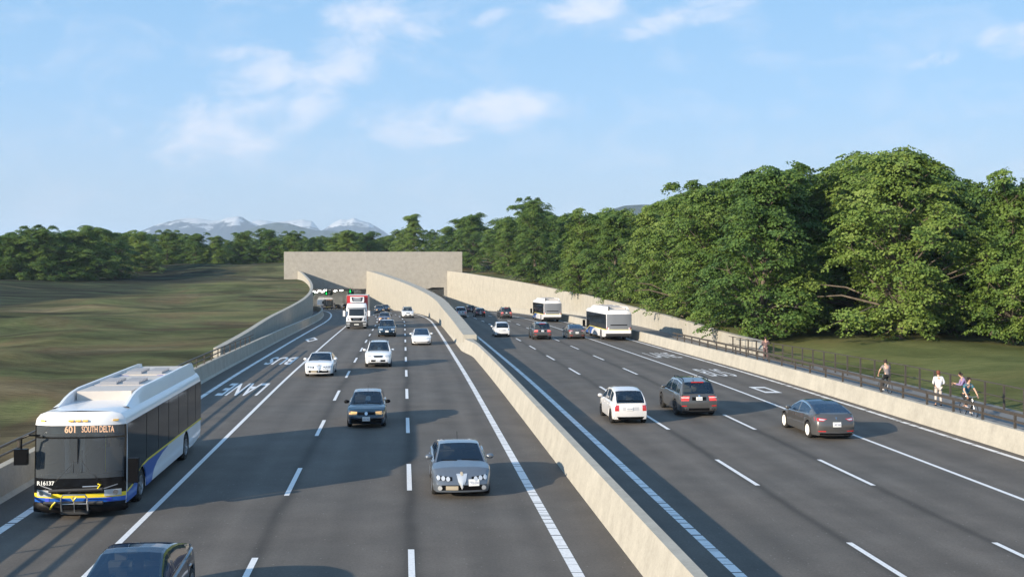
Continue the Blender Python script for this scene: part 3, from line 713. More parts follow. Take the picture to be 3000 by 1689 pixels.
rg = random.Random(5)
for row, (f, dy) in enumerate(((1.17, 22), (1.42, 26))):
    cnt = 0
    px = 1130+row*23
    while px < 3200+row*120:
        Y = interp(FR, px)*f*rg.uniform(.96, 1.05); Y = max(Y, 300) if px < 1450 else Y; t = interp(SK, px)+rg.uniform(6, dy+18)
        tp = min(tip(t, Y), 24.5 if Y > 200 else 21)
        put_tree(px+rg.uniform(-14, 14), Y, tp, f'{("middle-row", "rearmost")[row]} maple of the right wood, {ordn(cnt)} from the tunnel headwall', GRP, rg.uniform(1.0, 1.25)); cnt += 1; px += 60 if Y > 150 else 88
SKL = [(-80, 670), (46, 668), (105, 650), (175, 672), (256, 650), (350, 668), (443, 653), (470, 672), (536, 657), (585, 690), (700, 672), (792, 664), (860, 676), (967, 674), (1048, 664), (1120, 676)]
GRL = 'trees along the far edge of the left field'
ll = ['tree cut by the left picture edge at the far side of the field', 'second rounded tree from the left edge behind the field', 'third tree from the left edge behind the dark low field', 'fourth tree from the left edge behind the dark low field', 'fifth tree from the left edge behind the field',
      'sixth tree from the left edge behind the field', 'tree left of the mountains at the far side of the field', 'tree standing in front of the left foot of the mountains', 'rounded tree in front of the leftmost snowy peak', 'tree between the leftmost peaks behind the grass crest',
      'tree in front of the middle snowy peak', 'tree in front of the dark forested hill, left of the headwall', 'tree just left of the concrete headwall', 'tree peeping over the left end of the headwall', 'tree over the left third of the headwall', 'tree over the middle of the headwall']
for i, px in enumerate(range(-30, 1115, 74)):
    t = interp(SKL, px)+rg.uniform(-9, 9); Y = interp([(0, 262), (350, 285), (500, 335), (1200, 345)], px)+rg.uniform(-6, 6)
    put_tree(px+rg.uniform(-10, 10), Y, tip(t, Y), ll[min(i, len(ll)-1)], GRL, 1.35)
for row in range(2):
    for cnt, px in enumerate(range(-90+row*26, 1150, 56)):
        t = interp(SKL, px)+rg.uniform(6, 26); Y = interp([(0, 300), (500, 372), (1200, 380)], px)*(1+row*.13)+rg.uniform(-8, 8)
        put_tree(px+rg.uniform(-12, 12), Y, min(27, tip(t, Y)), f'{("middle-row", "rearmost")[row]} tree beyond the left field, {ordn(cnt)} from the left picture edge', GRL, rg.uniform(1.3, 1.6))

# ================================================================== VEHICLES
def circle_pts(cx, cy, r, n=14, sy=1): return [(cx+r*math.cos(2*math.pi*i/n), cy+r*sy*math.sin(2*math.pi*i/n)) for i in range(n)]
class Body:
    """projects patches onto the car body along one axis, so lamps, grilles and plates follow its curves"""
    def __init__(s, objs, L):
        vs = []; fs = []
        for o in objs:
            k = len(vs); vs += [v_.co.copy() for v_ in o.data.vertices]; fs += [[i+k for i in p_.vertices] for p_ in o.data.polygons]
        s.b = BVHTree.FromPolygons(vs, fs); s.L = L
    def hit(s, side, a, b):
        if side == 'front': o, d = Vector((s.L, a, b)), Vector((-1, 0, 0))
        elif side == 'rear': o, d = Vector((-s.L, a, b)), Vector((1, 0, 0))
        elif side == 'left': o, d = Vector((a, 3, b)), Vector((0, -1, 0))
        elif side == 'right': o, d = Vector((a, -3, b)), Vector((0, 1, 0))
        else: o, d = Vector((a, b, 5)), Vector((0, 0, -1))
        r = s.b.ray_cast(o, d)
        if r[0] is None: return None, d
        return r[0], d
    def patch(s, name, side, poly, m, parent, off=.012, n=4, depth=.03, bulge=0):
        if len(poly) == 4: grid = [[(lerp(lerp(poly[0][0], poly[1][0], i/n), lerp(poly[3][0], poly[2][0], i/n), j/n), lerp(lerp(poly[0][1], poly[1][1], i/n), lerp(poly[3][1], poly[2][1], i/n), j/n)) for i in range(n+1)] for j in range(n+1)]; closed = False
        else:
            cx = sum(p_[0] for p_ in poly)/len(poly); cy = sum(p_[1] for p_ in poly)/len(poly)
            grid = [[(lerp(cx, p_[0], t), lerp(cy, p_[1], t)) for p_ in poly] for t in (.02, .5, 1)]; closed = True
        rows = []; ok = 0
        for ri, r in enumerate(grid):
            rr = []
            for a, b in r:
                h, d = s.hit(side, a, b); rr.append((a, b, h))
            rows.append(rr)
        hs = [(a, b, h) for r in rows for a, b, h in r if h is not None]
        if not hs: return None
        out_ = []; back = []
        for r in rows:
            q = []; q2 = []
            for a, b, h in r:
                if h is None: h0 = min(hs, key=lambda t: (t[0]-a)**2+(t[1]-b)**2); h = h0[2]
                q.append(h-d*off); q2.append(h+d*depth)
            out_.append(q); back.append(q2)
        mb = MB()
        if closed: mb.grid(out_, closed=True); mb.add(out_[0], [tuple(range(len(out_[0])))]); mb.grid([out_[-1], back[-1]], closed=True)
        else:
            mb.grid(out_)
            edge = [r for r in out_[0]]+[r[-1] for r in out_[1:]]+list(reversed(out_[-1][:-1]))+[r[0] for r in reversed(out_[1:-1])]
            eb = [r for r in back[0]]+[r[-1] for r in back[1:]]+list(reversed(back[-1][:-1]))+[r[0] for r in reversed(back[1:-1])]
            mb.grid([edge, eb], closed=True)
        return mb.build(name, m, parent, 40)
def mir(poly): return [(-a, b) for a, b in poly]

def wheel(parent, x, y, r, m_rim, wd=.21, spokes=5, rimf=.68):
    sg = 1 if y > 0 else -1; rows = []
    for yy_, rr in ((-.5, r*.62), (-.5, r*.93), (-.4, r*.99), (0, r), (.4, r*.99), (.5, r*.93), (.5, r*.66), (.36, r*.6)):
        rows.append([(rr*math.cos(t*math.pi/12), yy_*wd, rr*math.sin(t*math.pi/12)) for t in range(24)])
    w_ = MB().grid(rows, closed=True).build('wheel', M_rubber, parent, 50); w_.location = (x, y-sg*wd/2, r)
    rm = MB(); R_ = r*rimf
    rm.grid([[(q*math.cos(t*math.pi/12), sg*wd*yy_, q*math.sin(t*math.pi/12)) for t in range(24)] for q, yy_ in ((R_*1.02, .52), (R_*.93, .53), (R_*.9, .40), (.01, .36))], closed=True)
    for k in range(spokes):
        M = Matrix.Rotation(2*math.pi*k/spokes, 4, 'Y')
        rm.box((-R_*.13, sg*wd*.36, 0) if sg > 0 else (-R_*.13, -wd*.50, 0), (R_*.13, wd*.50, R_*.93) if sg > 0 else (R_*.13, -wd*.36, R_*.93), M)
    rm.cyl((0, sg*wd*.36, 0), (0, sg*wd*.54, 0), R_*.2, 10)
    rm.build('rim', m_rim, w_, 40)
    return w_

def car(sp, m_body, label, rims=None, seat=None):
    L, W, Hh = sp['L'], sp['W'], sp['H']; hw = W/2; r = sp['r']; xf, xr = sp['xf'], sp['xr']
    root = empty(sp['name'], label, sp['cat']); wx = sp['screen']                 # x of: rear base, rear top, front top, front base
    belt = sp['belt']; roof = sp['roof']; seat = seat or M_seat
    e_ = [L/2*k for k in ()]
    xs = set([-L/2, -L/2+.04, -L/2+.12, -L/2+.28, -L/2+.5, L/2, L/2-.04, L/2-.12, L/2-.28, L/2-.5, *wx])
    Ra = r+.065
    for c_ in (xf, xr):
        for k in (-1.03, -1, -.94, -.8, -.55, -.25, 0, .25, .55, .8, .94, 1, 1.03): xs.add(c_+Ra*k)
    for a, b in sp['win']: xs.update((a, b))
    for a, _ in belt+roof: xs.add(a)
    x = -L/2+.7
    while x < L/2-.6: xs.add(x); x += .28
    xs = sorted(t for t in xs if -L/2 <= t <= L/2); ys_ = [xs[0]]
    for t in xs[1:]:
        if t-ys_[-1] > .012: ys_.append(t)
    xs = ys_
    keyx = list(wx)+[q for w_ in sp['win'] for q in w_]
    def snap(v_): return min(xs, key=lambda t: abs(t-v_))
    wxs = [snap(q) for q in wx]; wins = [(snap(a), snap(b)) for a, b in sp['win']]
    af, ar = sp.get('taper', (.17, .10)); nose = sp.get('nose', .16); tail = sp.get('tail', .06); bf = sp.get('bulge', .10); brr = sp.get('rbulge', .05)
    def hwid(x):
        ef = L/2-x; er = x+L/2
        f = 1-af*max(0, 1-ef/.95)**2.2-ar*max(0, 1-er/.8)**2.2
        f -= .05*max(0, 1-ef/.12)**2+.04*max(0, 1-er/.12)**2
        for c_ in (xf, xr): f += .012*max(0, 1-abs(x-c_)/.6)
        return hw*f*.985
    def zb(x):
        z = sp.get('sill', .21)
        for c_ in (xf, xr):
            d_ = abs(x-c_)
            if d_ < Ra: z = max(z, r+math.sqrt(Ra*Ra-d_*d_))
        return z
    def shift(x, y, z):
        ef = L/2-x; er = x+L/2; w_ = hwid(x)
        wf = max(0, 1-ef/.6); wr_ = max(0, 1-er/.5)
        zt = belt[-1][1]; zr_ = belt[0][1]
        kf = nose*(min(1.35, max(0, (z-.45)/(max(.1, zt-.45))))**1.6)+.05*max(0, (.42-z)/.22)
        kr = tail*(min(1.3, max(0, (z-.62)/(max(.1, zr_-.62))))**2)+.06*max(0, (.42-z)/.22)
        return x-wf*(kf+bf*(min(1, abs(y)/w_)**2))+wr_*(kr+brr*(min(1, abs(y)/w_)**2))
    rows = []
    ring = lambda w_, b, t, x: [(w_*.97, b), (w_*1.0, lerp(b, t, .22)), (w_*1.0, lerp(b, t, .5)), (w_*.985, lerp(b, t, .78)), (w_*.955, lerp(b, t, .95)), (w_*.90, t), (w_*.6, t+sp.get('crown', .03)*.8), (w_*.25, t+sp.get('crown', .03)), (0, t+sp.get('crown', .03))]
    for i, x in enumerate(xs):
        w_ = hwid(x); t = interp(belt, x); b = min(zb(x), t-.06); h = ring(w_, b, t, x)
        if x in (xs[0], xs[-1]): h = [(y, min(z, t)) for y, z in h]
        full = h+[(-y, z) for y, z in reversed(h[:-1])]
        rows.append([(shift(x, y, z), y, z) for y, z in full])
    bm_ = MB().grid(rows)
    for x in (xs[0], xs[-1]):
        w_ = hwid(x); t = interp(belt, x); h = ring(w_, zb(x), t, x); cap = []
        fr = [1, .667, .278, 0, -.278, -.667, -1]
        for y, z in h[:6]:
            cap.append([(shift(x, y*q, z), y*q, z) for q in fr])
        bm_.grid(cap)
    # cabin
    hmax = max(z for _, z in roof)
    cx = [x for x in xs if wxs[0]-1e-6 <= x <= wxs[3]+1e-6]; C = []
    for x in cx:
        w_ = hwid(x); zs = interp(belt, x)-.01; zr_ = max(zs+.012, interp(roof, x)); k = min(1, (zr_-zs)/(hmax-interp(belt, 0)))
        wb = w_*.905; wt = lerp(wb, hw*sp.get('roofw', .70), k**.9); h = []
        for t in (0, .08, .5, .90, 1): h.append((lerp(wb, wt, t)+math.sin(math.pi*t)*.02*k, lerp(zs, zr_-.035*k, t)))
        h += [(wt*.93, zr_-.012*k), (wt*.6, zr_+.012*k), (0, zr_+.02*k)]
        full = h+[(-y, z) for y, z in reversed(h[:-1])]
        C.append([(x, y, z) for y, z in full])
    nC = len(C[0]); glassf = {'windscreen': [], 'rear_window': []}; sidef = {}; bodyf = []; trimf = []
    for i in range(len(C)-1):
        xa, xb = cx[i], cx[i+1]; xm = (xa+xb)/2
        for j in range(nC-1):
            jj = min(j, nC-2-j); f = (i*nC+j, i*nC+j+1, (i+1)*nC+j+1, (i+1)*nC+j)
            if jj >= 5 and wxs[2] < xm < wxs[3]: glassf['windscreen'].append(f)
            elif jj >= 5 and wxs[0] < xm < wxs[1]: glassf['rear_window'].append(f)
            elif jj in (1, 2):
                wi = next((k for k, (a, b) in enumerate(wins) if a <= xm <= b), None)
                if wi is not None: sidef.setdefault((wi, j < nC/2), []).append(f)
                else: bodyf.append(f)
            elif jj in (0, 3) and sp.get('trim') and wins[0][0] <= xm <= wins[-1][1]: trimf.append(f)
            else: bodyf.append(f)
    flat = [p_ for r_ in C for p_ in r_]
    for x, i in ((cx[0], 0), (cx[-1], len(C)-1)): bodyf.append(tuple(range(i*nC, i*nC+nC)))
    if not sp.get('glassroof'): bm_.add(flat, bodyf)
    else:
        rf = [f for f in bodyf if len(f) == 4 and min(f[0] % nC, nC-2-f[0] % nC) >= 5]; bm_.add(flat, [f for f in bodyf if f not in rf])
        MB().add(flat, rf).build('glass_roof', M_glassu, root, 50)
    body = bm_.build('body', m_body, root, 32)
    gl = M_glassu if sp.get('glassroof') else M_glass
    for k_, f in glassf.items(): MB().add(flat, f).build(k_, gl, root, 60)
    for k_, f in sidef.items(): MB().add(flat, f).build('side_window', M_glassd if sp.get('darkside') else gl, root, 60)
    for sd_ in (0, 1):
        tf = [f for f in trimf if (flat[f[0]][1] > 0) == bool(sd_)]
        if tf: MB().add([(x, y*1.006, z) for x, y, z in flat], tf).build('window_trim', M_chrome, root, 60)
    # dark wheel wells and underside, interior tub with seats
    MB().box((-L/2+.25, -hw+.16, .19), (L/2-.35, hw-.16, .56)).build('underbody', M_inter, root)
    it = MB(); bz = interp(belt, 0)
    it.box((wx[0]+.1, -hw+.17, .55), (wx[3]-.15, hw-.17, bz-.14)); it.box((wx[3]-.5, -hw+.2, bz-.2), (wx[3]-.1, hw-.2, bz-.03))
    it.build('interior', M_inter, root)
    st = MB(); sx0 = wx[2]-.55
    for sy in (-.36, .36):
        for xx in (sx0, sx0-.95):
            if xx-.3 < wx[0]+.15: continue
            rz_ = interp(roof, xx-.12)-.10; st = MB(); st.box((xx-.12, sy-.24, bz-.25), (xx+.02, sy+.24, min(bz+.20, rz_-.2))); st.box((xx-.1, sy-.12, min(bz+.22, rz_-.18)), (xx-.01, sy+.12, min(bz+.38, rz_))); st.build('seat', seat, root)
    B = Body([body], L)
    for x in (xf, xr):
        for s_ in (1, -1): wheel(root, x, s_*(hw-.015), r, rims or M_rim, spokes=sp.get('spokes', 5))
    # mirrors
    for s_ in (1, -1):
        mb = MB(); rows = []
        for k, (yy_, sc) in enumerate(((0, .3), (.03, .75), (.12, 1), (.2, .85), (.24, .3))):
            rows.append([(wx[3]-.42+.09*sc*math.cos(t*math.pi/4), s_*(hw*.93+yy_), bz+.07+.085*sc*math.sin(t*math.pi/4)) for t in range(8)])
        mb.grid(rows, closed=True).build('side_mirror', sp.get('mirror') or m_body, root, 60)
    # bright door handles
    for a, b in sp['win'][:3]:
        for s_, nm in ((1, 'left'), (-1, 'right')):
            xa = a+.12; B.patch('door_handle', nm, [(xa, bz-.12), (xa+.17, bz-.12), (xa+.17, bz-.155), (xa, bz-.155)], sp.get('handle') or m_body, root, .02, 1)
    for it_ in sp['parts']:
        nm, side, poly, m, *rest = it_; kw = rest[0] if rest else {}
        kw = dict(kw); mi = kw.pop('mirror', True)
        if m == 'body': m = m_body
        B.patch(nm, side, poly, m, root, **kw)
        if mi: B.patch(nm, side, mir(poly) if side in ('front', 'rear') else poly, m, root, **kw)
    for a, b, c_, m in sp.get('boxes', []):
        MB().box(b, c_).build(a, m, root)
    return root, B
def plate(B, root, side, y, z, txt='AE3 G40', w_=.30, h_=.155):
    p_ = B.patch('number_plate', side, [(y-w_/2, z+h_/2), (y+w_/2, z+h_/2), (y+w_/2, z-h_/2), (y-w_/2, z-h_/2)], M_plate, root, .025, 2)
    h, d = B.hit(side, y, z); sg = 1 if side == 'front' else -1
    M = Matrix.Translation(h-d*.042) @ Matrix.Rotation(sg*math.pi/2, 4, 'Z') @ Matrix.Rotation(math.pi/2, 4, 'X')
    bake_text('plate_number', txt, w_*.82, h_*.45, M_ink, p_, M)
def place(root, X, Y, off_lane=None, facing=-1, L=4.5):
    """X, Y: ground point under the visible end (front of an oncoming car, rear of a receding one)"""
    t = Vector((Dp(Y), 1, 0)).normalized(); c_ = Vector((X, Y, 0))+t*L/2
    root.rotation_mode = 'XYZ'
    h = math.atan2(t.y*facing, t.x*facing); pitch = math.atan((Z(c_.y+1.3)-Z(c_.y-1.3))/2.6)*facing
    root.rotation_euler = (0, -pitch, h); root.location = (c_.x, c_.y, Z(c_.y)+.002)
    return root

# ---- paints
PC = dict(grey=paint('paint_blue_grey', (.125, .145, .175), .35), white=mat('paint_white', (.78, .78, .79), .25, 0, .5, .8, var=.02), dkblue=paint('paint_dark_blue', (.010, .030, .055), .2, .25),
          dkgrey=paint('paint_dark_grey', (.085, .083, .081), .3), black=paint('paint_black', (.012, .013, .015), .2), silver=paint('paint_silver', (.42, .43, .45), .55), pearl=mat('paint_pearl', (.72, .70, .69), .25, .05, .5, .8, var=.02),
          mauve=paint('paint_mauve_grey', (.16, .15, .19), .4), maroon=paint('paint_maroon', (.055, .022, .028), .3), navy=paint('paint_navy', (.025, .04, .07), .35))
def rect(a, b, c_, d): return [(a, d), (b, d), (b, c_), (a, c_)]     # y0,y1,z0,z1 -> quad from top edge
nm = {'mirror': False}
SEDAN = dict(name='sedan_car', cat='car', taper=(.13, .10), L=4.66, W=1.86, H=1.42, r=.325, xf=1.42, xr=-1.28, screen=(-1.78, -1.0, .12, 1.08),
    belt=[(-2.33, .92), (-2.0, 1.02), (-1.5, 1.03), (0, .97), (.9, .95), (1.3, .90), (1.7, .85), (2.0, .795), (2.2, .74), (2.33, .68)],
    roof=[(-1.78, 1.02), (-1.45, 1.19), (-1.0, 1.34), (-.4, 1.40), (.12, 1.38), (.6, 1.19), (1.08, .94)], win=[(-1.42, -.92), (-.84, .0), (.08, .86)], crown=.05)
f_alfa = [('lower_grille', 'front', rect(-.62, .62, .27, .43), M_dark, nm), ('lamp_housing', 'front', [(.3, .66), (.80, .70), (.80, .58), (.3, .56)], M_dark, {'n': 5}),
    *[('headlamp', 'front', circle_pts(y, z, .062, 12), M_lamp, {'off': .03}) for y, z in ((.73, .64), (.58, .625), (.43, .61))],
    ('fog_lamp', 'front', circle_pts(.68, .34, .07, 12), M_lamp, {'off': .035}),
    ('lower_panel', 'front', rect(-.5, -.12, .285, .41), M_seatb, {'off': .03, 'mirror': False})]
r_sedan = [('tail_light', 'rear', rect(.45, .80, .72, .86), M_red), ('rear_valance', 'rear', rect(-.6, .6, .24, .36), M_dark, nm)]
def make_alfa(m, lab):
    root, B = car({**SEDAN, 'parts': f_alfa+r_sedan, 'nose': .20}, m, lab)
    B.patch('shield_grille', 'front', [(-.17, .74), (.17, .74), (.12, .55), (0, .30), (-.12, .55)], M_lamp, root, .045)
    B.patch('badge', 'front', circle_pts(0, .745, .045, 12), M_seatb, root, .06)
    plate(B, root, 'front', .37, .50, 'CF2-37H', .33, .19)
    MB().tube([(1.05, .62, .985), (.98, .05, 1.0)], .012, 4).tube([(1.05, -.1, .99), (.98, -.6, .99)], .012, 4).build('wiper', M_dark, root)
    MB().tube([(-.9, 0, 1.36), (-1.1, 0, 1.58)], .007, 4).build('aerial', M_dark, root)
    return root
HATCH = dict(name='hatchback_car', cat='car', L=4.15, W=1.735, H=1.44, r=.31, xf=1.27, xr=-1.24, screen=(-2.0, -1.62, .02, .95),
    belt=[(-2.07, .90), (-1.8, .96), (0, .95), (.85, .94), (1.4, .88), (1.9, .80), (2.07, .70)],
    roof=[(-2.0, .96), (-1.82, 1.2), (-1.62, 1.36), (-.8, 1.44), (.02, 1.40), (.5, 1.18), (.95, .93)], win=[(-1.5, -.98), (-.88, -.06), (.02, .76)], nose=.09, taper=(.13, .08), crown=.035)
f_hatch = [('headlight', 'front', [(.40, .735), (.76, .75), (.76, .60), (.42, .60)], M_lampy), ('grille', 'front', rect(-.38, .38, .60, .72), M_dark, nm), ('emblem', 'front', circle_pts(0, .665, .07, 14), M_chrome, {'mirror': False, 'off': .03}),
    ('bumper_intake', 'front', rect(-.68, .68, .24, .44), M_dark, {'mirror': False, 'off': .02, 'n': 6})]
r_hatch = [('tail_light', 'rear', rect(.52, .80, .66, .86), M_red), ('emblem', 'rear', circle_pts(0, .86, .06, 12), M_chrome, {'mirror': False, 'off': .02}), ('rear_bumper', 'rear', rect(-.72, .72, .26, .42), M_dark, nm)]
def make_hatch(m, lab, pf=True, pr=False):
    root, B = car({**HATCH, 'parts': f_hatch+r_hatch, 'mirror': M_dark}, m, lab)
    if pf:
        plate(B, root, 'front', 0, .43, 'AEU 5AL', .33, .18)
        MB().tube([(-.6, 0, 1.42), (-.75, 0, 1.6)], .007, 4).build('aerial', M_dark, root)
        MB().tube([(.95, .62, .965), (.86, .0, .985)], .012, 4).tube([(.95, -.05, .965), (.88, -.6, .98)], .012, 4).build('wiper', M_dark, root)
    if pr: plate(B, root, 'rear', 0, .56)
    return root
SUV = dict(name='suv_car', cat='car', L=4.75, W=1.90, H=1.74, r=.365, xf=1.42, xr=-1.38, screen=(-2.26, -1.93, .12, 1.04), sill=.3,
    belt=[(-2.37, 1.02), (-2.1, 1.09), (0, 1.08), (.9, 1.09), (1.5, 1.05), (2.1, .95), (2.37, .82)],
    roof=[(-2.26, 1.10), (-2.1, 1.42), (-1.93, 1.62), (-.9, 1.73), (.12, 1.68), (.58, 1.42), (1.04, 1.09)], win=[(-1.9, -1.36), (-1.26, -.28), (-.18, .84)], crown=.05, taper=(.12, .06), nose=.12)
def rails(root, m=None):
    for s_ in (1, -1):
        MB().tube([(-1.75, s_*.60, 1.66), (-1.6, s_*.61, 1.755), (-.6, s_*.61, 1.80), (.0, s_*.60, 1.755), (.1, s_*.59, 1.70)], .022, 6).build('roof_rail', m or M_dark, root, 60)
f_sfe = [('headlight', 'front', [(.46, .86), (.84, .90), (.84, .74), (.52, .74)], M_lamp), ('grille', 'front', [(-.36, .86), (.36, .86), (.30, .72), (-.30, .72)], M_chrome, nm), ('grille_mesh', 'front', [(-.31, .84), (.31, .84), (.26, .74), (-.26, .74)], M_dark, {'mirror': False, 'off': .03}),
    ('lower_intake', 'front', rect(-.5, .5, .42, .56), M_dark, {'mirror': False}), ('fog_lamp', 'front', circle_pts(.68, .49, .07, 12), M_lamp, {'off': .03}), ('skid_plate', 'front', rect(-.7, .7, .31, .38), M_silv if False else M_dark, nm)]
def make_sfe(m, lab):
    root, B = car({**SUV, 'parts': f_sfe+[('tail_light', 'rear', rect(.62, .86, .84, 1.02), M_red)]}, m, lab)
    rails(root); plate(B, root, 'front', 0, .49, 'AE3 G40', .33, .18); return root
f_x5 = [('headlight', 'front', [(.42, .86), (.84, .89), (.84, .74), (.46, .74)], M_lamp), ('kidney_grille', 'front', [(.04, .87), (.30, .87), (.27, .72), (.06, .71)], M_chrome), ('grille_mesh', 'front', [(.07, .85), (.27, .85), (.25, .74), (.08, .73)], M_dark, {'off': .03}),
    ('lower_intake', 'front', rect(-.8, .8, .40, .52), M_dark, {'mirror': False, 'n': 6}), ('fog_lamp', 'front', circle_pts(.7, .52, .055, 12), M_lamp, {'off': .03})]
r_x5 = [('tail_light', 'rear', [(.46, 1.0), (.86, 1.0), (.86, .78), (.50, .78)], M_redl), ('lamp_strip', 'rear', rect(.48, .85, .92, .95), M_plate, {'off': .03}), ('reflector', 'rear', rect(.60, .84, .52, .57), M_red), ('tailpipe', 'rear', circle_pts(.62, .40, .085, 12, .62), M_chrome, {'off': .05}),
    ('tailpipe_core', 'rear', circle_pts(.62, .40, .05, 12, .62), M_inter, {'off': .056}), ('rear_apron', 'rear', rect(-.5, .5, .32, .44), M_dark, {'mirror': False, 'off': .005}), ('plate_recess', 'rear', rect(-.34, .34, .80, .96), M_dark, {'mirror': False, 'off': .006}), ('emblem', 'rear', circle_pts(0, 1.01, .05, 14), M_chrome, {'mirror': False, 'off': .03})]
def make_x5(m, lab, front=False, rims=None):
    root, B = car({**SUV, 'L': 4.78, 'W': 1.93, 'parts': f_x5+r_x5, 'trim': True}, m, lab, rims or M_rimd, M_seatb)
    rails(root)
    if front: plate(B, root, 'front', 0, .60, 'AE3 G40', .34, .19)
    else:
        plate(B, root, 'rear', 0, .885); MB().box((-2.0, -.3, 1.60), (-1.93, .3, 1.645)).build('brake_light', M_red, root)
        MB().tube([(-1.2, 0, 1.76), (-1.3, 0, 1.83)], .02, 5).build('aerial', M_dark, root)
    return root
TES = dict(name='electric_sedan_car', cat='car', L=4.69, W=1.85, H=1.44, r=.34, xf=1.47, xr=-1.38, screen=(-1.98, -.62, .12, 1.2), glassroof=True, trim=True, sill=.2,
    belt=[(-2.345, .88), (-2.22, 1.0), (-2.02, 1.05), (-1.7, 1.04), (0, .935), (.95, .90), (1.5, .82), (2.1, .70), (2.345, .60)],
    roof=[(-1.98, 1.06), (-1.5, 1.21), (-1.05, 1.335), (-.62, 1.41), (-.2, 1.44), (.12, 1.42), (.66, 1.19), (1.2, .895)], win=[(-1.38, -.16), (-.06, .98)], crown=.05, nose=.24, tail=.10, rbulge=.13, taper=(.18, .15), roofw=.68)
f_tes = [('headlight', 'front', [(.44, .66), (.83, .72), (.80, .62), (.50, .60)], M_lamp), ('lower_intake', 'front', rect(-.62, .62, .24, .31), M_dark, nm), ('fog_recess', 'front', [(.55, .36), (.76, .38), (.76, .29), (.62, .27)], M_dark)]
r_tes = [('tail_light', 'rear', [(.38, .88), (.84, .93), (.84, .80), (.55, .79)], M_red), ('lamp_inset', 'rear', [(.44, .86), (.70, .89), (.70, .83), (.56, .82)], M_lamp, {'off': .03}), ('reflector', 'rear', rect(.45, .75, .36, .40), M_red), ('diffuser', 'rear', rect(-.68, .68, .22, .30), M_dark, nm),
    ('chrome_strip', 'rear', rect(-.66, .66, .305, .335), M_chrome, {'mirror': False, 'off': .03, 'n': 6}), ('emblem', 'rear', [(-.015, .93), (.015, .93), (.008, .87), (-.008, .87)], M_chrome, {'mirror': False, 'off': .03}), ('emblem_bar', 'rear', rect(-.04, .04, .925, .94), M_chrome, {'mirror': False, 'off': .03})]
def make_tes(m, lab, rims, rear=False):
    root, B = car({**TES, 'parts': f_tes+r_tes, 'handle': M_chrome}, m, lab, rims, M_seatb if not rear else M_seat)
    if rear: plate(B, root, 'rear', 0, .66, 'AE3 G40', .34, .19)
    return root
MINI = dict(name='small_hatchback_car', cat='car', L=3.85, W=1.68, H=1.55, r=.305, xf=1.2, xr=-1.2, screen=(-1.86, -1.22, .25, 1.28), sill=.24,
    belt=[(-1.925, .90), (-1.7, .97), (0, .96), (1.0, .95), (1.5, .84), (1.925, .66)],
    roof=[(-1.86, .97), (-1.62, 1.22), (-1.22, 1.45), (-.5, 1.55), (.25, 1.49), (.75, 1.25), (1.28, .92)], win=[(-1.32, -.8), (-.72, .02), (.1, 1.0)], taper=(.16, .08), roofw=.72, crown=.03, nose=.15, tail=.03)
def make_mini(m, lab, v=0):
    pr = [('tail_light', 'rear', rect(.54, .725, .62, .88) if v == 0 else rect(.60, .73, .72, .98), M_red if v == 0 else M_chrome), ('plate_recess', 'rear', rect(-.36, .36, .64, .79), M_silverm, {'mirror': False, 'off': .006}),
          ('rear_bumper', 'rear', rect(-.74, .74, .22, .36), M_dark, {'mirror': False, 'n': 6}), ('headlight', 'front', rect(.45, .74, .62, .74), M_lamp)]
    root, B = car({**MINI, 'parts': pr}, m, lab, M_rimd if v == 0 else M_rim)
    plate(B, root, 'rear', .06, .715); MB().tube([(-1.82, -.55, 1.06), (-1.80, .55, 1.08)], .02, 5).build('rear_wiper', M_dark, root)
    return root
M_silverm = mat('light_grey_panel', (.5, .5, .52), .4)

# left carriageway, driving toward the viewer
place(make_tes(PC['dkblue'], 'dark blue-black saloon cut by the bottom edge, right beside the near bus', M_rim), -7.5, 20.3, facing=-1, L=4.69)
place(make_alfa(PC['grey'], 'blue-grey metallic saloon with shield grille, nearest whole car left of the median barrier'), -1.54, 34.3, L=4.66)
place(make_hatch(PC['dkblue'], 'dark blue hatchback with amber headlamps and white plate, driving toward the viewer'), -6.43, 48.9, L=4.15)
place(make_alfa(PC['white'], 'white saloon with shield grille driving beside the bus lane line'), -12.45, 71.4, L=4.66)
sfe = make_sfe(PC['white'], 'white SUV with dark roof rails behind the dark blue hatchback'); place(sfe, -9.45, 78.3, L=4.75)
place(make_tes(PC['white'], 'white saloon with sky-tinted glass roof near the centre wall, driving toward the viewer', M_rim), -8.4, 103, L=4.69)
place(make_x5(PC['dkblue'], 'dark SUV with twin kidney grille ahead of the red truck', True), -13.2, 117, L=4.78)
volvo = make_hatch(PC['mauve'], 'mauve-grey car just behind the dark kidney-grille SUV', False); place(volvo, -17.6, 153, L=4.15)
s2 = copy_tree(sfe); s2['label'] = 'farther white SUV by the curved foot of the centre wall'; place(s2, -16.3, 174, L=4.75)
far = make_hatch(PC['navy'], 'navy car at the shade edge behind the mauve-grey car', False); place(far, -24.4, 205, L=4.15)
f2 = copy_tree(far); f2['label'] = 'navy car half hidden behind another, at the foot of the centre wall'; place(f2, -25.2, 222, L=4.15)
f3 = copy_tree(far); f3['label'] = 'dark car right of the grey bus in the tunnel mouth'; place(f3, -48.2, 318, L=4.15); f3.location.x = (985-1500)/3250*318
f4 = copy_tree(far); f4['label'] = 'dark car partly hidden by the left edge of the red truck, in the tunnel mouth'; place(f4, -46, 300, L=4.15); f4.location.x = (1011-1500)/3250*302
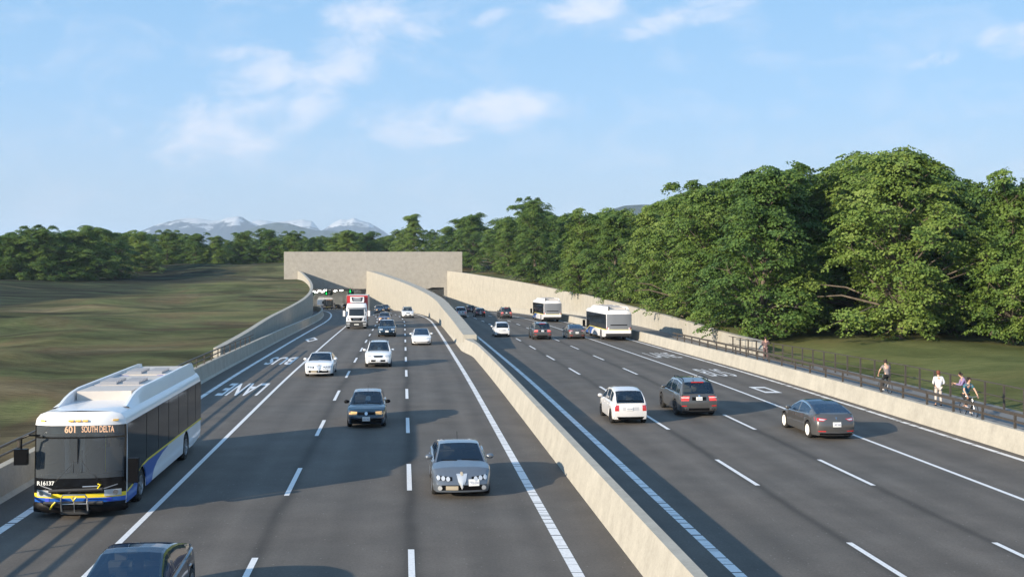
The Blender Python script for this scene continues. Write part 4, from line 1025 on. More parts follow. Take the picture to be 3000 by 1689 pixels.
# right carriageway, driving away
place(make_mini(PC['pearl'], 'pearl white compact hatchback seen from behind, nearest of the right carriageway'), 5.37, 50.1, facing=1, L=3.85)
x5 = make_x5(PC['dkgrey'], 'dark grey SUV with bright red tail lamps right beside the pearl hatchback'); place(x5, 8.87, 52.5, facing=1, L=4.78)
tr_ = make_tes(PC['dkgrey'], 'dark grey saloon with white wheels nearest the right bus lane', M_rimw, True); place(tr_, 13.37, 45.6, facing=1, L=4.69)
place(make_mini(PC['white'], 'white compact car with dark rear window, left of the mid-distance dark SUV', 1), -1.0, 117, facing=1, L=3.85)
a = copy_tree(x5); a['label'] = 'dark SUV left of the distant dark saloon, mid-way along the right carriageway'; place(a, 3.1, 112, facing=1, L=4.78)
a = copy_tree(tr_); a['label'] = 'distant dark saloon with sky-tinted rear glass just left of the nearer white bus'; place(a, 6.65, 113, facing=1, L=4.69)
a = copy_tree(x5); a['label'] = 'black SUV with red lamps just left of the far white bus'; place(a, -.85, 172, facing=1, L=4.78)
sv = make_x5(PC['silver'], 'silver estate car farthest left on the right carriageway by the centre wall', False, M_rim); place(sv, -8.0, 175, facing=1, L=4.78)
a = make_hatch(PC['maroon'], 'dark maroon hatchback seen from behind, right of the silver estate', False, True); place(a, -5.1, 180, facing=1, L=4.15)
a = copy_tree(a); a['label'] = 'farthest dark car of the right carriageway, behind the maroon hatchback'; place(a, -7.6, 208, facing=1, L=4.15)

# ================================================================== BUSES
M_blue = mat('bus_blue', (.015, .10, .42), .3, 0, .5, .6); M_yel = mat('bus_yellow', (.80, .62, .03), .35); M_bgrey = mat('bus_grey', (.20, .215, .24), .45, .1)
M_amber = mat('marker_amber', (.85, .5, .1), .3); M_led = mat('led_orange', (.9, .4, .2), .4, emit=(1, .50, .26), es=1.7); M_board = mat('sign_board', (.03, .045, .05), .4)
M_ribs = mat('cover_rib_grey', (.30, .31, .34), .5); M_tank = mat('tank_cover', (.55, .50, .45), .6, var=.05, scale=2); M_tube = mat('steel_tube', (.6, .6, .6), .3, .8); M_lblue = mat('bus_badge_blue', (.03, .06, .5), .4); M_grl = mat('grille_dark', (.03, .03, .03), .5)
M_glsb = mat('bus_side_glass', (.014, .015, .016), .06, 0, .8)
def make_bus(label, sign=True):
    root = empty('transit_bus', label, 'bus'); L, hw = 12.3, 1.29; xf, xr, r = 3.95, -3.15, .48; Ra = .58
    xs = set([L/2, L/2-.03, L/2-.1, L/2-.25, L/2-.5, -L/2, -L/2+.03, -L/2+.1, -L/2+.3])
    for c_ in (xf, xr):
        for k in (-1.02, -1, -.93, -.8, -.5, -.2, .2, .5, .8, .93, 1, 1.02): xs.add(c_+Ra*k)
    x = -L/2+.7
    while x < L/2-.6: xs.add(x); x += .6
    xs = sorted(xs)
    def zb(x):
        z = .33
        for c_ in (xf, xr):
            if abs(x-c_) < Ra: z = max(z, r+math.sqrt(Ra*Ra-(x-c_)**2))
        return z+max(0, -x-4.6)*.10
    def sh(x, y, z):
        wf = max(0, 1-(L/2-x)/.5); wr_ = max(0, 1-(x+L/2)/.35)
        return x-wf*((.30*abs(y/hw)**4)+max(0, z-1.0)*.055+max(0, z-2.72)**2*1.6)+wr_*(.14*abs(y/hw)**6+max(0, z-2.7)*.2)
    def ring(x):
        b = zb(x); w_ = hw; rr = [(w_-.02, b), (w_, b+(1.12-b)*.5), (w_, 1.12), (w_, 1.9), (w_-.01, 2.62), (w_-.05, 2.80), (w_-.16, 2.93), (w_-.40, 3.0), (.4, 3.02), (0, 3.03)]
        return rr
    rows = []
    for x in xs:
        h = ring(x); rows.append([(sh(x, y, z), y, z) for y, z in h+[(-y, z) for y, z in reversed(h[:-1])]])
    bm_ = MB().grid(rows); fr = [1, .96, .88, .6, .25, 0, -.25, -.6, -.88, -.96, -1]
    zf = [.33, .42, .56, .68, .9, 1.12, 1.5, 1.9, 2.25, 2.30, 2.62, 2.66, 2.80, 2.93, 3.0]
    def yw(z): return interp([(.33, hw-.02), (.7, hw), (2.3, hw), (2.62, hw-.01), (2.8, hw-.05), (2.93, hw-.16), (3.0, hw-.4)], z)
    fc = [[(sh(L/2, yw(z)*q, z), yw(z)*q, z) for q in fr] for z in zf]; n = len(fr); bf = []; wsf = []; sgf = []; mkf = []; ylf = []; blf = []
    for j in range(len(zf)-1):
        for i in range(n-1):
            f = (j*n+i, j*n+i+1, (j+1)*n+i+1, (j+1)*n+i); zm = (zf[j]+zf[j+1])/2; q = abs((fr[i]+fr[i+1])/2)
            if q < .93 and 1.12 < zm < 2.25: wsf.append(f)
            elif q < .93 and 2.28 < zm < 2.64: sgf.append(f)
            elif .68 < zm < 2.64: mkf.append(f)
            elif .56 < zm < .68: ylf.append(f)
            elif .42 < zm < .56: blf.append(f)
            else: bf.append(f)
    flat = [p_ for r_ in fc for p_ in r_]; bm_.add(flat, bf)
    fm = [MB().add(flat, f_).build(n_, m_, root, 50) for n_, m_, f_ in (('front_mask', M_black, mkf), ('yellow_band', M_yel, ylf), ('blue_band', M_blue, blf))]
    bm_.grid([[(sh(-L/2, yw(z)*q, z), yw(z)*q, z) for q in fr] for z in [.75, 1.12, 1.9, 2.62, 2.8, 2.93, 3.0]])
    body = bm_.build('body', M_whitep, root, 30)
    MB().add(flat, wsf).build('windscreen', M_glassb, root, 60); MB().add(flat, sgf).build('sign_glass', M_glassb, root, 60)
    B = Body([body]+fm, L)
    # inside: floor, walls, ceiling, rails, driver seat, sign board
    it = MB(); a, b_ = -L/2+.5, L/2-.62
    it.box((a, -1.2, .5), (b_, 1.2, .9)).box((a, -1.2, 2.28), (b_+.2, 1.2, 2.32)).box((a, -1.22, .9), (b_, -1.18, 2.3)).box((a, 1.18, .9), (b_, 1.22, 2.3)).box((a, -1.2, .9), (a+.05, 1.2, 2.3)); it.build('interior', M_inter, root)
    MB().box((5.15, -1.05, .95), (5.55, 1.05, 1.13)).build('dashboard', M_inter, root)
    for y in (-.78, -.32): MB().box((4.4, y-.06, .9), (4.5, y+.06, 2.28)).build('inner_panel', M_tank, root)
    MB().tube([(4.2, .28, .9), (4.2, .28, 2.28)], .02, 6).build('grab_pole', M_yel, root)
    MB().box((4.3, .35, .9), (4.45, .85, 1.75)).box((4.32, .48, 1.75), (4.42, .72, 1.98)).build('driver_seat', M_seat, root)
    MB().box((5.55, -1.0, 2.30), (5.60, 1.0, 2.62)).build('sign_board', M_board, root)
    if sign:
        T = Matrix.Translation((5.62, .42-.0, 2.455)) @ Matrix.Rotation(math.pi/2, 4, 'Z') @ Matrix.Rotation(math.pi/2, 4, 'X')
        bake_text('route_number', '601', .30, .21, M_led, root, Matrix.Translation((5.63, -.36, 2.455)) @ Matrix.Rotation(math.pi/2, 4, 'Z') @ Matrix.Rotation(math.pi/2, 4, 'X'), .02)
        bake_text('route_name', 'SOUTH DELTA', .92, .19, M_led, root, Matrix.Translation((5.63, .43, 2.455)) @ Matrix.Rotation(math.pi/2, 4, 'Z') @ Matrix.Rotation(math.pi/2, 4, 'X'), .01)
    # front mask, bands, bumper
    MB().box((5.98, -.012, 1.12), (6.12, .012, 2.25)).build('windscreen_bar', M_dark, root)
    for s_ in (1, -1):
        B.patch('headlight', 'front', rect(.74, 1.18, .60, .78) if s_ > 0 else rect(-1.18, -.74, .60, .78), M_lamp, root, .03, 5)
        B.patch('lamp_ring', 'front', circle_pts(s_*1.04, .70, .07, 12), M_chrome, root, .045)
        B.patch('badge_square', 'front', rect(s_*.86-.06, s_*.86+.06, .45, .56), M_lblue, root, .014, 2)
        B.patch('brow_line', 'front', [(s_*.72, .83), (s_*1.08, .93), (s_*1.08, .90), (s_*.72, .80)], M_bgrey, root, .016, 3)
    bp = MB(); rr = []
    for y in [hw*q for q in fr]:
        xo = sh(L/2, y, .4)+.09; rr.append([(xo-.3, y, .16), (xo-.02, y, .16), (xo, y, .22), (xo, y, .36), (xo-.03, y, .43), (xo-.3, y, .43)])
    bp.grid(rr, closed=True).build('front_bumper', M_dark, root, 50)
    for y in (-1.02, -.2, 0, .2, 1.02): B.patch('marker_lamp', 'front', rect(y-.07, y+.07, 2.735, 2.785), M_amber, root, .05, 1)
    if sign:
        h, d = B.hit('front', -.9, .99)
        bake_text('fleet_number', 'R16137', .50, .125, M_plate, root, Matrix.Translation(h-d*.035) @ Matrix.Rotation(math.pi/2-.12, 4, 'Z') @ Matrix.Rotation(math.pi/2, 4, 'X'), .03)
        for s_ in (1, -1):
            MB().tube([(6.12, s_*.62, 1.02), (6.10, s_*.14, 1.55), (6.08, s_*.12, 1.62)], .016, 5).tube([(6.13, s_*.12, 1.28), (6.08, s_*.11, 1.92)], .014, 4).build('wiper', M_dark, root)
        k = MB(); k.tube([(6.42, -.36, .22), (6.50, -.36, .62), (6.50, -.30, .72), (6.50, .30, .72), (6.50, .36, .62), (6.42, .36, .22)], .022, 6)
        k.tube([(6.44, -.36, .45), (6.44, .36, .45)], .014, 5).tube([(6.46, 0, .22), (6.50, 0, .68)], .012, 5).build('bike_rack', M_tube, root, 60)
        MB().box((6.2, -.38, .16), (6.46, .38, .24)).build('rack_base', M_grl, root); MB().tube([(6.30, -.75, .80), (6.34, .75, .84)], .05, 6).tube([(6.28, -.9, .45), (6.32, .75, .45)], .05, 6).build('rack_arm', M_grl, root)
        for hk in ([(6.36, .62, .86), (6.38, .70, .98), (6.36, .62, .99)], [(6.36, -.70, .30), (6.38, -.62, .42), (6.36, -.55, .50)], [(6.52, -.07, .66), (6.54, 0, .56), (6.52, .07, .66)]): MB().tube(hk, .026, 5).build('rack_hook', M_yel, root)
        MB().tube([(6.36, .2, .92), (6.36, .62, .93)], .02, 5).build('rack_rod', M_tube, root)
    for s_, nm_ in ((1, 'l'), (-1, 'r')):
        if s_ < 0: MB().box((6.1, -1.72, 1.55), (6.28, -1.36, 2.0)).build('side_mirror', M_dark, root); MB().tube([(6.0, -1.1, 2.35), (6.3, -1.3, 2.4), (6.25, -1.52, 2.3), (6.2, -1.54, 2.0)], .03, 6).build('mirror_arm', M_dark, root)
        else: MB().box((5.85, 1.38, .95), (6.05, 1.66, 1.65)).build('side_mirror', M_dark, root); MB().tube([(5.6, 1.25, 1.0), (5.9, 1.5, .92)], .03, 6).build('mirror_arm', M_dark, root)
    # sides
    zs = lambda x: interp([(-7, 1.12), (3.2, 1.12), (3.95, 1.06), (4.6, .88), (5.2, .71), (6.2, .63)], x)
    def strip(name, xa, xb, lo, hi, m, s_, y, nseg=48):
        mb = MB(); r_ = []
        for i in range(nseg+1):
            x = lerp(xa, xb, i/nseg); l_ = max(lo(x), zb(x)+.01); h_ = max(hi(x), l_+.001)
            yo = s_*(hw+y); r_.append([(sh(x, hw, l_) if x > 5.5 else x, yo, l_), (sh(x, hw, h_) if x > 5.5 else x, yo-s_*max(0, h_-2.6)*.06, h_)])
        mb.grid(r_); edge = [p_[0] for p_ in r_]+[p_[1] for p_ in reversed(r_)]; mb.grid([edge, [(x, q-s_*.03, z) for x, q, z in edge]], closed=True)
        return mb.build(name, m, root)
    for s_ in (1, -1):
        strip('window_band', -6.05, 5.78, lambda x: zs(x)+.02, lambda x: 2.62, M_glsb, s_, .006)
        strip('blue_swoosh', .2 if True else 0, 5.95, lambda x: interp([(.2, 1.05), (1.0, .98), (1.8, .84), (2.3, .66), (2.62, .34), (6, .34)], x), lambda x: zs(x)-.01, M_blue, s_, .008)
        strip('yellow_stripe', -6.1, 5.9, lambda x: zs(x)-.03, lambda x: zs(x)+.03, M_yel, s_, .011)
        if sign or True: strip('grey_swoosh', -1.4, 1.9, lambda x: .34, lambda x: interp([(-1.4, .4), (-.9, .8), (0, .98), (.8, .92), (1.4, .76), (1.9, .4)], x), M_silverm, s_, .005) if not sign else None
        for x in (3.3, 1.6, 0, -1.7, -3.4, -4.9): strip('window_pillar', x-.02, x+.02, lambda x: 1.2, lambda x: 2.6, M_dark, s_, .010, 2)
        for k, (x, r0) in enumerate(((xf, .54), (xr, .54))):
            MB().add([(x+.58*math.cos(t*math.pi/12), s_*(hw-.30), .48+.58*math.sin(t*math.pi/12)) for t in range(24)], [tuple(range(24))]).build('wheel_well', M_inter, root)
            wheel(root, x, s_*(hw-.03), r, M_rim, .28, 6, .62)
    MB().box((-L/2+.4, -1.1, .34), (L/2-.4, 1.1, .5)).build('underbody', M_inter, root)
    # rear end
    B.patch('engine_cover', 'rear', rect(-1.2, 1.2, 1.32, 2.64), M_bgrey, root, .02, 6); B.patch('lower_cover', 'rear', rect(-1.24, 1.24, 1.14, 1.31), M_grl if False else M_bgrey, root, .01, 6)
    B.patch('vent_slot', 'rear', rect(-.85, .85, 1.52, 1.62), M_dark, root, .035, 4); B.patch('yellow_line', 'rear', rect(-1.26, 1.26, 1.08, 1.12), M_yel, root, .02, 6)
    for s_ in (1, -1):
        for z in (1.2, 1.32, 1.04): B.patch('tail_lamp', 'rear', circle_pts(s_*1.16, z, .05, 10), M_red, root, .04)
        B.patch('lower_lamp', 'rear', circle_pts(s_*1.14, .86, .05, 10), M_dark, root, .03)
    rbp = MB().box((-L/2-.10, -1.24, .48), (-L/2+.3, 1.24, .74)).build('rear_bumper', M_grl, root); MB().box((-L/2-.03, -1.2, .74), (-L/2+.1, 1.2, 1.06)).build('rear_skirt', M_whitep, root)
    MB().box((-L/2-.05, -.12, .84), (-L/2-.03, .16, .96)).build('number_plate', M_plate, root)
    # roof: side fairings and tank covers
    pf = [(4.75, 3.0), (4.4, 3.08), (4.0, 3.19), (3.4, 3.29), (2.6, 3.35), (-5.4, 3.37), (-5.75, 3.35)]
    for s_ in (1, -1):
        rows = []
        for x, z in pf:
            q = min(1, (z-3.0)/.42); rows.append([(x, s_*(1.14), 2.93), (x, s_*(1.10-.06*q), lerp(2.98, z-.06, q)), (x, s_*(1.02-.02*q), z), (x, s_*(.94-.02*q), z), (x, s_*.9, lerp(2.98, z-.06, q)), (x, s_*.9, 2.98)])
        mb = MB().grid(rows, closed=True); mb.add(rows[-1], [tuple(range(6))]); mb.build('roof_fairing', M_whitep, root, 35)
    for k, (x0, x1, z1) in enumerate(((1.75, 3.3, 3.30), (.0, 1.55, 3.30), (-1.75, -.2, 3.27), (-3.5, -1.95, 3.3), (-5.3, -3.7, 3.28))):
        MB().box((x0, -.82, 3.0), (x1, .82, z1)).build('tank_cover', M_tank, root)
        if k % 2 == 1:
            for h in (-.62, .1):
                rb_ = MB()
                for j in range(7): rb_.box((x0+.1+j*.2, h, z1), (x0+.19+j*.2, h+.52, z1+.10))
                rb_.build('cover_ribs', M_ribs, root)
            MB().box((x1+.02, .5, 3.05), (x1+.14, .8, 3.27)).box((x1+.02, -.8, 3.05), (x1+.14, -.5, 3.27)).build('valve_box', M_lblue, root)
    MB().box((-L/2+.12, -.9, 2.95), (-L/2+.35, .9, 3.12)).build('rear_grille', M_silverm, root); MB().box((-L/2+.08, -.78, 2.78), (-L/2+.2, -.30, 3.0)).build('grille_opening', M_grl, root)
    MB().tube([(-L/2+.3, .95, 2.9), (-L/2+.3, .95, 3.38)], .06, 8).build('exhaust_stack', M_dark, root)
    return root
bus = make_bus('near white, blue and yellow bus with route sign in the left bus lane'); place(bus, -12.46, 31.7, L=12.6)
bus2 = make_bus('nearer of two white buses seen from behind on the right bus lane', sign=False); place(bus2, 10.6, 110, facing=1, L=12.3)
b3 = copy_tree(bus2); b3['label'] = 'farther of two white buses seen from behind, against the right wall'; place(b3, 5.75, 157, facing=1, L=12.3)
b4 = copy_tree(bus); b4['label'] = 'grey-looking bus driving out of the shaded left tunnel mouth'; place(b4, -48.5, 293, L=12.3); b4.location.x = (953-1500)/3250*299

# ================================================================== TRUCK
def make_truck():
    root = empty('box_truck', 'white-cab truck with tall red refrigerated box driving out of the shade', 'truck'); M_tred = mat('truck_red', (.42, .02, .025), .4); M_cream = mat('box_cream', (.62, .58, .5), .5)
    L = 9.6; x0 = L/2; cab = MB(); rows = []
    prof = [(.55, 0), (.95, .02), (1.25, .02), (1.75, -.04), (2.25, -.16), (2.75, -.30), (2.95, -.42), (3.12, -.75)]
    fr = [1, .95, .8, .4, 0, -.4, -.8, -.95, -1]
    for z, dx in prof:
        w_ = 1.24 if z < 2.7 else 1.24-.10*(z-2.7)/.4
        rows.append([(x0-2.2, w_, z)]+[(x0+dx-.22*abs(q)**5, w_*q, z) for q in fr]+[(x0-2.2, -w_, z)])
    cab.grid(rows); cab.add(rows[-1], [tuple(range(len(rows[-1])))]); cab.add([r_[0] for r_ in rows]+[r_[-1] for r_ in reversed(rows)], [tuple(range(2*len(rows)))])
    body = cab.build('cab', PC['white'], root, 35); B = Body([body], L)
    B.patch('windscreen', 'front', [(-1.1, 2.42), (1.1, 2.42), (1.08, 1.62), (-1.08, 1.62)], M_glsb, root, .02, 6)
    B.patch('sun_visor', 'front', [(-1.1, 2.62), (1.1, 2.62), (1.12, 2.42), (-1.12, 2.42)], M_bgrey, root, .05, 5)
    B.patch('grille', 'front', [(-.78, 1.38), (.78, 1.38), (.6, .98), (-.6, .98)], M_dark, root, .02, 5)
    h, d = B.hit('front', 0, 1.17); bake_text('grille_letters', 'MAN', .72, .15, M_chrome, root, Matrix.Translation(h-d*.03) @ Matrix.Rotation(math.pi/2, 4, 'Z') @ Matrix.Rotation(math.pi/2, 4, 'X'), .03)
    for s_ in (1, -1):
        B.patch('side_vent', 'front', [(s_*.98, 1.35), (s_*1.06, 1.35), (s_*.95, 1.02), (s_*.88, 1.0)], M_dark, root, .02, 2)
    MB().box((x0-.75, -1.22, .28), (x0+.05, 1.22, .90)).build('bumper', M_grl, root)
    for s_ in (1, -1):
        MB().box((x0+.04, s_*.98-.2, .58), (x0+.08, s_*.98+.2, .74)).build('headlight', M_lamp, root); MB().box((x0+.04, s_*.98-.16, .36), (x0+.08, s_*.98+.16, .46)).build('fog_lamp', M_lamp, root)
        MB().box((x0-.15, s_*1.5-.14, 1.55), (x0+.02, s_*1.5+.14, 2.25)).build('side_mirror', PC['white'], root); MB().tube([(x0-.2, s_*1.2, 2.2), (x0-.1, s_*1.45, 2.2)], .03, 5).build('mirror_arm', M_dark, root)
    MB().box((x0+.05, -.28, .50), (x0+.07, .28, .62)).build('number_plate', M_plate, root)
    bx = MB().box((-x0, -1.29, 1.05), (x0-2.4, 1.29, 4.1)); bx.build('cargo_box', M_cream, root)
    MB().box((x0-2.4, -1.27, 1.1), (x0-2.36, 1.27, 4.06)).build('box_front', M_tred, root)
    for s_ in (1, -1): MB().box((x0-3.0, s_*1.29-.01, 1.1), (x0-2.4, s_*1.29+.015, 4.05)).build('side_strip', M_tred, root)
    MB().box((x0-2.38, -1.3, 4.06), (x0-2.32, 1.3, 4.13)).build('front_rail', M_silverm, root)
    MB().prism([(-.78, 3.2), (.78, 3.2), (.86, 3.35), (.84, 3.92), (-.84, 3.92), (-.86, 3.35)], 0, x0-2.36, x0-1.9).build('cooling_unit', M_whitep, root)
    MB().prism([(-.46, 3.3), (.46, 3.3), (.6, 3.84), (-.6, 3.84)], 0, x0-1.9, x0-1.86).build('unit_grille', M_bgrey, root)
    for s_ in (1, -1): MB().prism([(s_*.44, 3.34), (s_*.56, 3.34), (s_*.68, 3.84), (s_*.54, 3.84)], 0, x0-1.89, x0-1.84).build('unit_vent', M_dark, root)
    bake_text('unit_letters', 'CARRIER', .70, .11, M_plate, root, Matrix.Translation((x0-1.84, 0, 3.74)) @ Matrix.Rotation(math.pi/2, 4, 'Z') @ Matrix.Rotation(math.pi/2, 4, 'X'), .02)
    for s_ in (1, -1):
        for x in (x0-1.3, -x0+2.6): wheel(root, x, s_*1.2, .5, M_rim, .32, 6, .6)
    MB().box((-x0+.2, -1.0, .6), (x0-.8, 1.0, 1.0)).build('chassis', M_inter, root)
    return root
place(make_truck(), -19.0, 135.5, L=9.6)

# ================================================================== PEOPLE AND BICYCLES
M_skin = mat('skin', (.62, .36, .25), .55); M_hair = mat('hair_dark', (.035, .018, .012), .7); M_hairr = mat('hair_auburn', (.16, .05, .025), .7)
def skin_mesh(name, verts, edges, m, parent, root_i=0, sub=1):
    me = bpy.data.meshes.new(name); me.from_pydata([v_[0] for v_ in verts], edges, [])
    o = bpy.data.objects.new(name, me); COL.objects.link(o)
    md = o.modifiers.new('s', 'SKIN'); md.use_smooth_shade = True
    if sub: sb = o.modifiers.new('b', 'SUBSURF'); sb.levels = sub; sb.render_levels = sub
    for i, v_ in enumerate(verts):
        d = me.skin_vertices[0].data[i]; r_ = v_[1]; d.radius = (r_, r_) if isinstance(r_, (int, float)) else r_; d.use_root = (i == root_i)
    bpy.context.view_layer.update()
    ev = bpy.data.meshes.new_from_object(o.evaluated_get(bpy.context.evaluated_depsgraph_get()))
    bpy.data.objects.remove(o); ev.materials.clear(); ev.materials.append(m); ev.name = name
    return link(name, ev, parent)
def human(label, J, top, legs, hair, loc, rz, shoe=M_dark, sleeve='long', jacket=0.0, group=None):
    """J: joints pel, wst, chs, nck, hd; per side (L/R) sho, elb, wri, hip, kne, ank. x right, y forward, z up"""
    root = empty('person', label, 'person', group, loc, rz); V = []; E = []; ix = {}
    def add(k, p_, r_, par=None):
        ix[k] = len(V); V.append((Vector(p_), r_))
        if par is not None: E.append((ix[par], ix[k]))
    add('pel', J['pel'], (.125, .095)); add('wst', J['wst'], (.125, .09), 'pel'); add('chs', J['chs'], (.15, .10), 'wst'); add('nck', J['nck'], .055, 'chs')
    hd = Vector(J['hd']); fw = Vector(J.get('face', (0, 1, 0))).normalized(); up = (hd-Vector(J['nck'])).normalized()
    add('jaw', hd-up*.07+fw*.015, (.06, .065), 'nck'); add('mid', hd, (.074, .088), 'jaw'); add('crn', hd+up*.075-fw*.01, (.06, .07), 'mid')
    add('nos', hd+fw*.105-up*.01, .012, 'mid')
    for s_ in 'LR':
        add('sho'+s_, J['sho'+s_], .055, 'chs'); add('elb'+s_, J['elb'+s_], .041, 'sho'+s_); add('wri'+s_, J['wri'+s_], .028, 'elb'+s_)
        w_ = Vector(J['wri'+s_]); d = (w_-Vector(J['elb'+s_])).normalized(); hdir = Vector(J.get('hand'+s_, d)).normalized(); side = hdir.cross(Vector((0, 0, 1)))
        side = side.normalized() if side.length > .2 else Vector((1, 0, 0)); nrm = side.cross(hdir)
        pm = w_+hdir*.08; add('plm'+s_, pm, (.036, .016), 'wri'+s_)
        sg = 1 if s_ == 'L' else -1
        for k in range(4):
            b = pm+hdir*.03+side*(k-1.5)*.021; ln = (.066, .076, .071, .055)[k]; cu = -nrm*abs(.02+.006*k)
            add(f'f{s_}{k}', b+hdir*.01, .009, 'plm'+s_); add(f'g{s_}{k}', b+hdir*ln*.6+cu*.7, .008, f'f{s_}{k}'); add(f'h{s_}{k}', b+hdir*ln+cu*1.9, .006, f'g{s_}{k}')
        add('th'+s_, w_+hdir*.045+side*sg*.035, .010, 'plm'+s_); add('ti'+s_, w_+hdir*.085+side*sg*.055-nrm*.01, .008, 'th'+s_)
        add('hip'+s_, J['hip'+s_], .088, 'pel'); add('kne'+s_, J['kne'+s_], .055, 'hip'+s_); add('ank'+s_, J['ank'+s_], .036, 'kne'+s_)
        a = Vector(J['ank'+s_]); td = Vector(J.get('toe', (0, 1, 0))); add('toe'+s_, a+td*.13-Vector((0, 0, .055)), .034, 'ank'+s_)
    skin_mesh('body', V, E, M_skin, root)
    g = lambda k: Vector(J[k])
    # clothing
    V2 = [(g('pel')+Vector((0, 0, -.04-jacket)), (.150+jacket*.1, .12)), (g('wst'), (.145, .11)), (g('chs'), (.170, .122)), (g('nck')-up*.03, .07)]; E2 = [(0, 1), (1, 2), (2, 3)]
    for s_ in 'LR':
        k = len(V2); V2.append((g('sho'+s_), .072)); E2.append((2, k)); e = g('elb'+s_)
        if sleeve == 'long': V2.append((e, .055)); V2.append((g('wri'+s_)*.94+e*.06, .042)); E2 += [(k, k+1), (k+1, k+2)]
        else: V2.append((g('sho'+s_).lerp(e, .68), .062)); E2.append((k, k+1))
    skin_mesh('jacket' if jacket else 'shirt', V2, E2, top, root, 1)
    V3 = [(g('pel')+Vector((0, 0, .02)), (.142, .115))]; E3 = []
    for s_ in 'LR':
        k = len(V3); V3 += [(g('hip'+s_), .100), (g('kne'+s_), .070), (g('ank'+s_)+Vector((0, 0, .03)), .058)]; E3 += [(0, k), (k, k+1), (k+1, k+2)]
    skin_mesh('trousers', V3, E3, legs, root)
    td = Vector(J.get('toe', (0, 1, 0)))
    for s_ in 'LR':
        a = g('ank'+s_); skin_mesh('shoe', [(a-td*.05-Vector((0, 0, .045)), (.042, .042)), (a+td*.08-Vector((0, 0, .05)), (.045, .036)), (a+td*.19-Vector((0, 0, .06)), (.035, .024))], [(0, 1), (1, 2)], shoe, root)
    skin_mesh('hair', [(hd+up*.03-fw*.045, (.085, .082)), (hd+up*.085-fw*.01, (.078, .075)), (hd-up*.05-fw*.055, (.06, .05))], [(0, 1), (0, 2)], hair, root)
    e = MB()
    for s_ in (1, -1):
        c_ = hd+fw*.088+fw.cross(up).normalized()*s_*.032+up*.012
        MB().cbox(c_, (.018, .018, .010)).build('eye', M_inter, root)
    return root
def stand(armL, armR, lean=0):
    J = dict(pel=(0, 0, .93), wst=(0, .01+lean*.2, 1.10), chs=(0, .0+lean*.6, 1.34), nck=(0, .0+lean*.9, 1.49), hd=(0, .03+lean*1.3, 1.63),
             shoL=(-.19, lean*.75, 1.42), shoR=(.19, lean*.75, 1.42), hipL=(-.10, 0, .88), hipR=(.10, 0, .88), kneL=(-.12, .02, .49), kneR=(.12, .03, .49), ankL=(-.13, -.02, .09), ankR=(.14, .0, .09))
    J.update(elbL=armL[0], wriL=armL[1], elbR=armR[0], wriR=armR[1]); return J
M_suit = mat('suit_mauve_brown', (.15, .095, .095), .8, var=.1); M_shirtw = mat('shirt_white', (.75, .74, .76), .8); M_chino = mat('trousers_beige', (.55, .47, .42), .85, var=.08); M_grsh = mat('tshirt_grey_brown', (.20, .17, .17), .85, var=.1)
M_blk = mat('trousers_black', (.02, .02, .021), .85); M_teal = mat('tshirt_teal', (.045, .15, .20), .85, var=.1); M_purp = mat('top_purple', (.25, .18, .32), .8, var=.08); M_shw = mat('shoe_white', (.7, .68, .66), .6)
zp = lambda Y: Z(Y)+.15
q = P(27.1, 83.6); human('man in a brown-mauve suit standing with his back turned, at the tall railing start', stand(((-.27, .02, 1.14), (-.20, .22, 1.10)), ((.28, .02, 1.15), (.27, .26, 1.16))), M_suit, M_suit, M_hair, (q.x, q.y, zp(q.y)), R(-6), sleeve='long', jacket=.16)
human('man in white shirt and beige trousers standing on the path, back turned', stand(((-.26, -.02, 1.13), (-.14, .22, 1.08)), ((.29, -.02, 1.14), (.16, .22, 1.06))), M_shirtw, M_chino, M_hairr, (21.37, 55.6, zp(55.6)), R(-4))
Jw = stand(((-.22, .28, 1.12), (-.12, .52, 1.20)), ((.22, .26, 1.08), (.08, .50, 1.14)), .18); Jw['face'] = (0, 1, -.35)
pw_ = human('person in a purple top leaning forward beside the tall railing, hands held out', Jw, M_purp, M_blk, M_hair, (22.45, 54.9, zp(54.9)), R(84))
ph = MB().cbox((-.02, .62, 1.19), (.07, .13, .012)).build('phone', M_dark); ph.matrix_world = pw_.matrix_basis.copy(); tag(ph, 'small dark phone held by the person in the purple top', 'phone')
M_bike = mat('bike_frame_dark', (.03, .03, .035), .35, .4); M_bsil = mat('bike_silver', (.55, .55, .56), .3, .8)
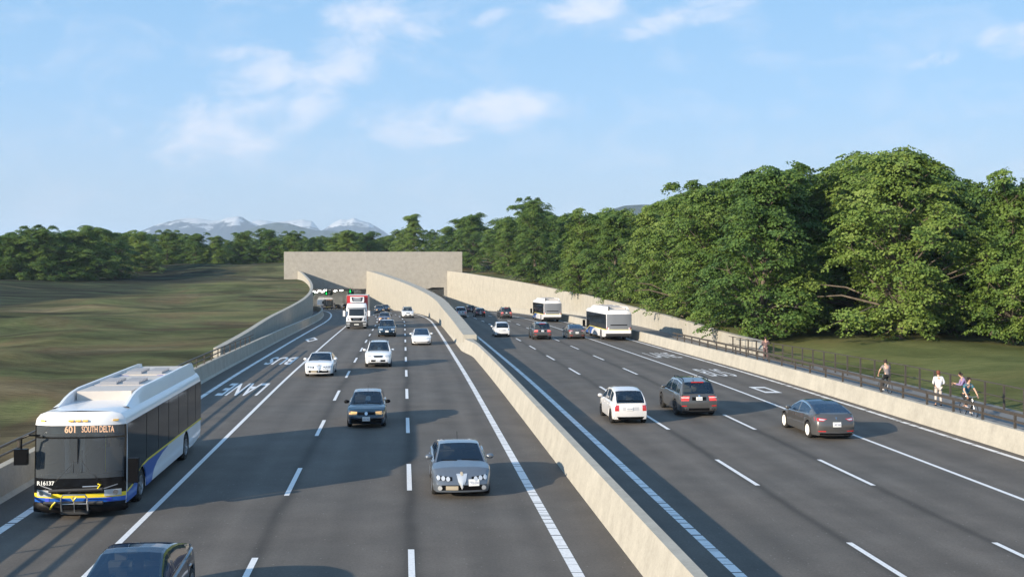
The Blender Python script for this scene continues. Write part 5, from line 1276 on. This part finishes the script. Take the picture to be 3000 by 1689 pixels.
def bicycle(label, loc, rz, fm):
    root = empty('bicycle', label, 'bicycle', None, loc, rz)      # y forward
    for y in (.52, -.52):
        rows = []
        for k in range(6):
            a = 2*math.pi*k/6; rr = .33+.018*math.cos(a); rows.append([(.018*math.sin(a), y+rr*math.cos(t*math.pi/14), .35+rr*math.sin(t*math.pi/14)) for t in range(28)])
        rows.append(rows[0]); w_ = MB().grid(rows, closed=True).build('wheel', M_rubber, root, 60)
        sp_ = MB()
        for k in range(12): a = math.pi*2*k/12; sp_.tube([(0, y, .35), (0, y+.31*math.cos(a), .35+.31*math.sin(a))], .0035, 3)
        sp_.build('spokes', M_bsil, w_)
    f = MB(); bb, st_, ht = (0, -.08, .30), (0, -.22, .82), (0, .36, .84)
    for a, b in ((bb, st_), (st_, (0, .34, .78)), (bb, (0, .38, .70)), (bb, (0, -.52, .35)), (st_, (0, -.52, .35))): f.tube([a, b], .016, 6)
    f.build('frame', fm, root, 60); MB().tube([(0, .34, .88), (0, .42, .62), (0, .52, .35)], .016, 6).build('fork', M_bsil, root, 60)
    MB().tube([(-.30, .26, 1.0), (-.22, .36, .99), (0, .36, .97), (.22, .36, .99), (.30, .26, 1.0)], .014, 6).tube([(0, .34, .84), (0, .36, .97)], .014, 6).build('handlebar', M_bsil, root, 60)
    MB().box((-.07, -.36, .90), (.07, -.10, .95)).tube([(0, -.22, .82), (0, -.235, .91)], .013, 6).build('saddle', M_dark, root); MB().tube([(-.14, -.08, .16), (-.10, -.08, .16), (-.08, -.08, .30), (.08, -.08, .30), (.10, -.08, .45), (.14, -.08, .45)], .012, 5).build('cranks', M_bsil, root)
    return root
def cyc(upright=.0):
    return dict(pel=(0, -.24, 1.02), wst=(0, -.20, 1.19), chs=(0, -.08, 1.42), nck=(0, -.02, 1.56), hd=(0, .02, 1.70), shoL=(-.18, -.05, 1.48), shoR=(.18, -.05, 1.48), elbL=(-.30, .06, 1.24), elbR=(.30, .06, 1.24),
                wriL=(-.29, .22, 1.05), wriR=(.29, .22, 1.05), hipL=(-.10, -.22, .97), hipR=(.10, -.22, .97), kneL=(-.13, .16, .66), kneR=(.13, .14, .82), ankL=(-.13, -.06, .24), ankR=(.13, -.04, .52))
hd1 = math.atan(.098)
q = P(26.4, 61.2); bicycle('dark bicycle ridden away by the man in the grey-brown shirt', (q.x, q.y, zp(q.y)), hd1, M_bike); human('cyclist in grey-brown t-shirt and black trousers riding away', cyc(), M_grsh, M_blk, M_hair, (q.x, q.y, zp(q.y)), hd1, sleeve='short', shoe=M_shw)
q = P(26.1, 51.6); bicycle('bicycle with silver fork ridden toward the viewer by the man in teal', (q.x, q.y, zp(q.y)), hd1+math.pi, M_bsil); human('cyclist in teal t-shirt riding toward the viewer', cyc(), M_teal, M_blk, M_hair, (q.x, q.y, zp(q.y)), hd1+math.pi+R(10), sleeve='short', shoe=M_shw)

# ================================================================== HAZE
hz = MB().box((-9000, -120, -60), (9000, 10600, 335)).build('haze', mat('tmp', (1, 1, 1)), fix=False); hz['kind'] = 'stuff'
hm = bpy.data.materials.new('haze_air'); hm.use_nodes = True; hn = hm.node_tree.nodes; hn.clear()
ho = hn.new('ShaderNodeOutputMaterial'); hv = hn.new('ShaderNodeVolumePrincipled'); hv.inputs['Density'].default_value = .000105; hv.inputs['Color'].default_value = (.66, .83, 1.0, 1)
hm.node_tree.links.new(hv.outputs[0], ho.inputs['Volume']); hz.data.materials.clear(); hz.data.materials.append(hm)
S.cycles.volume_bounces = 0
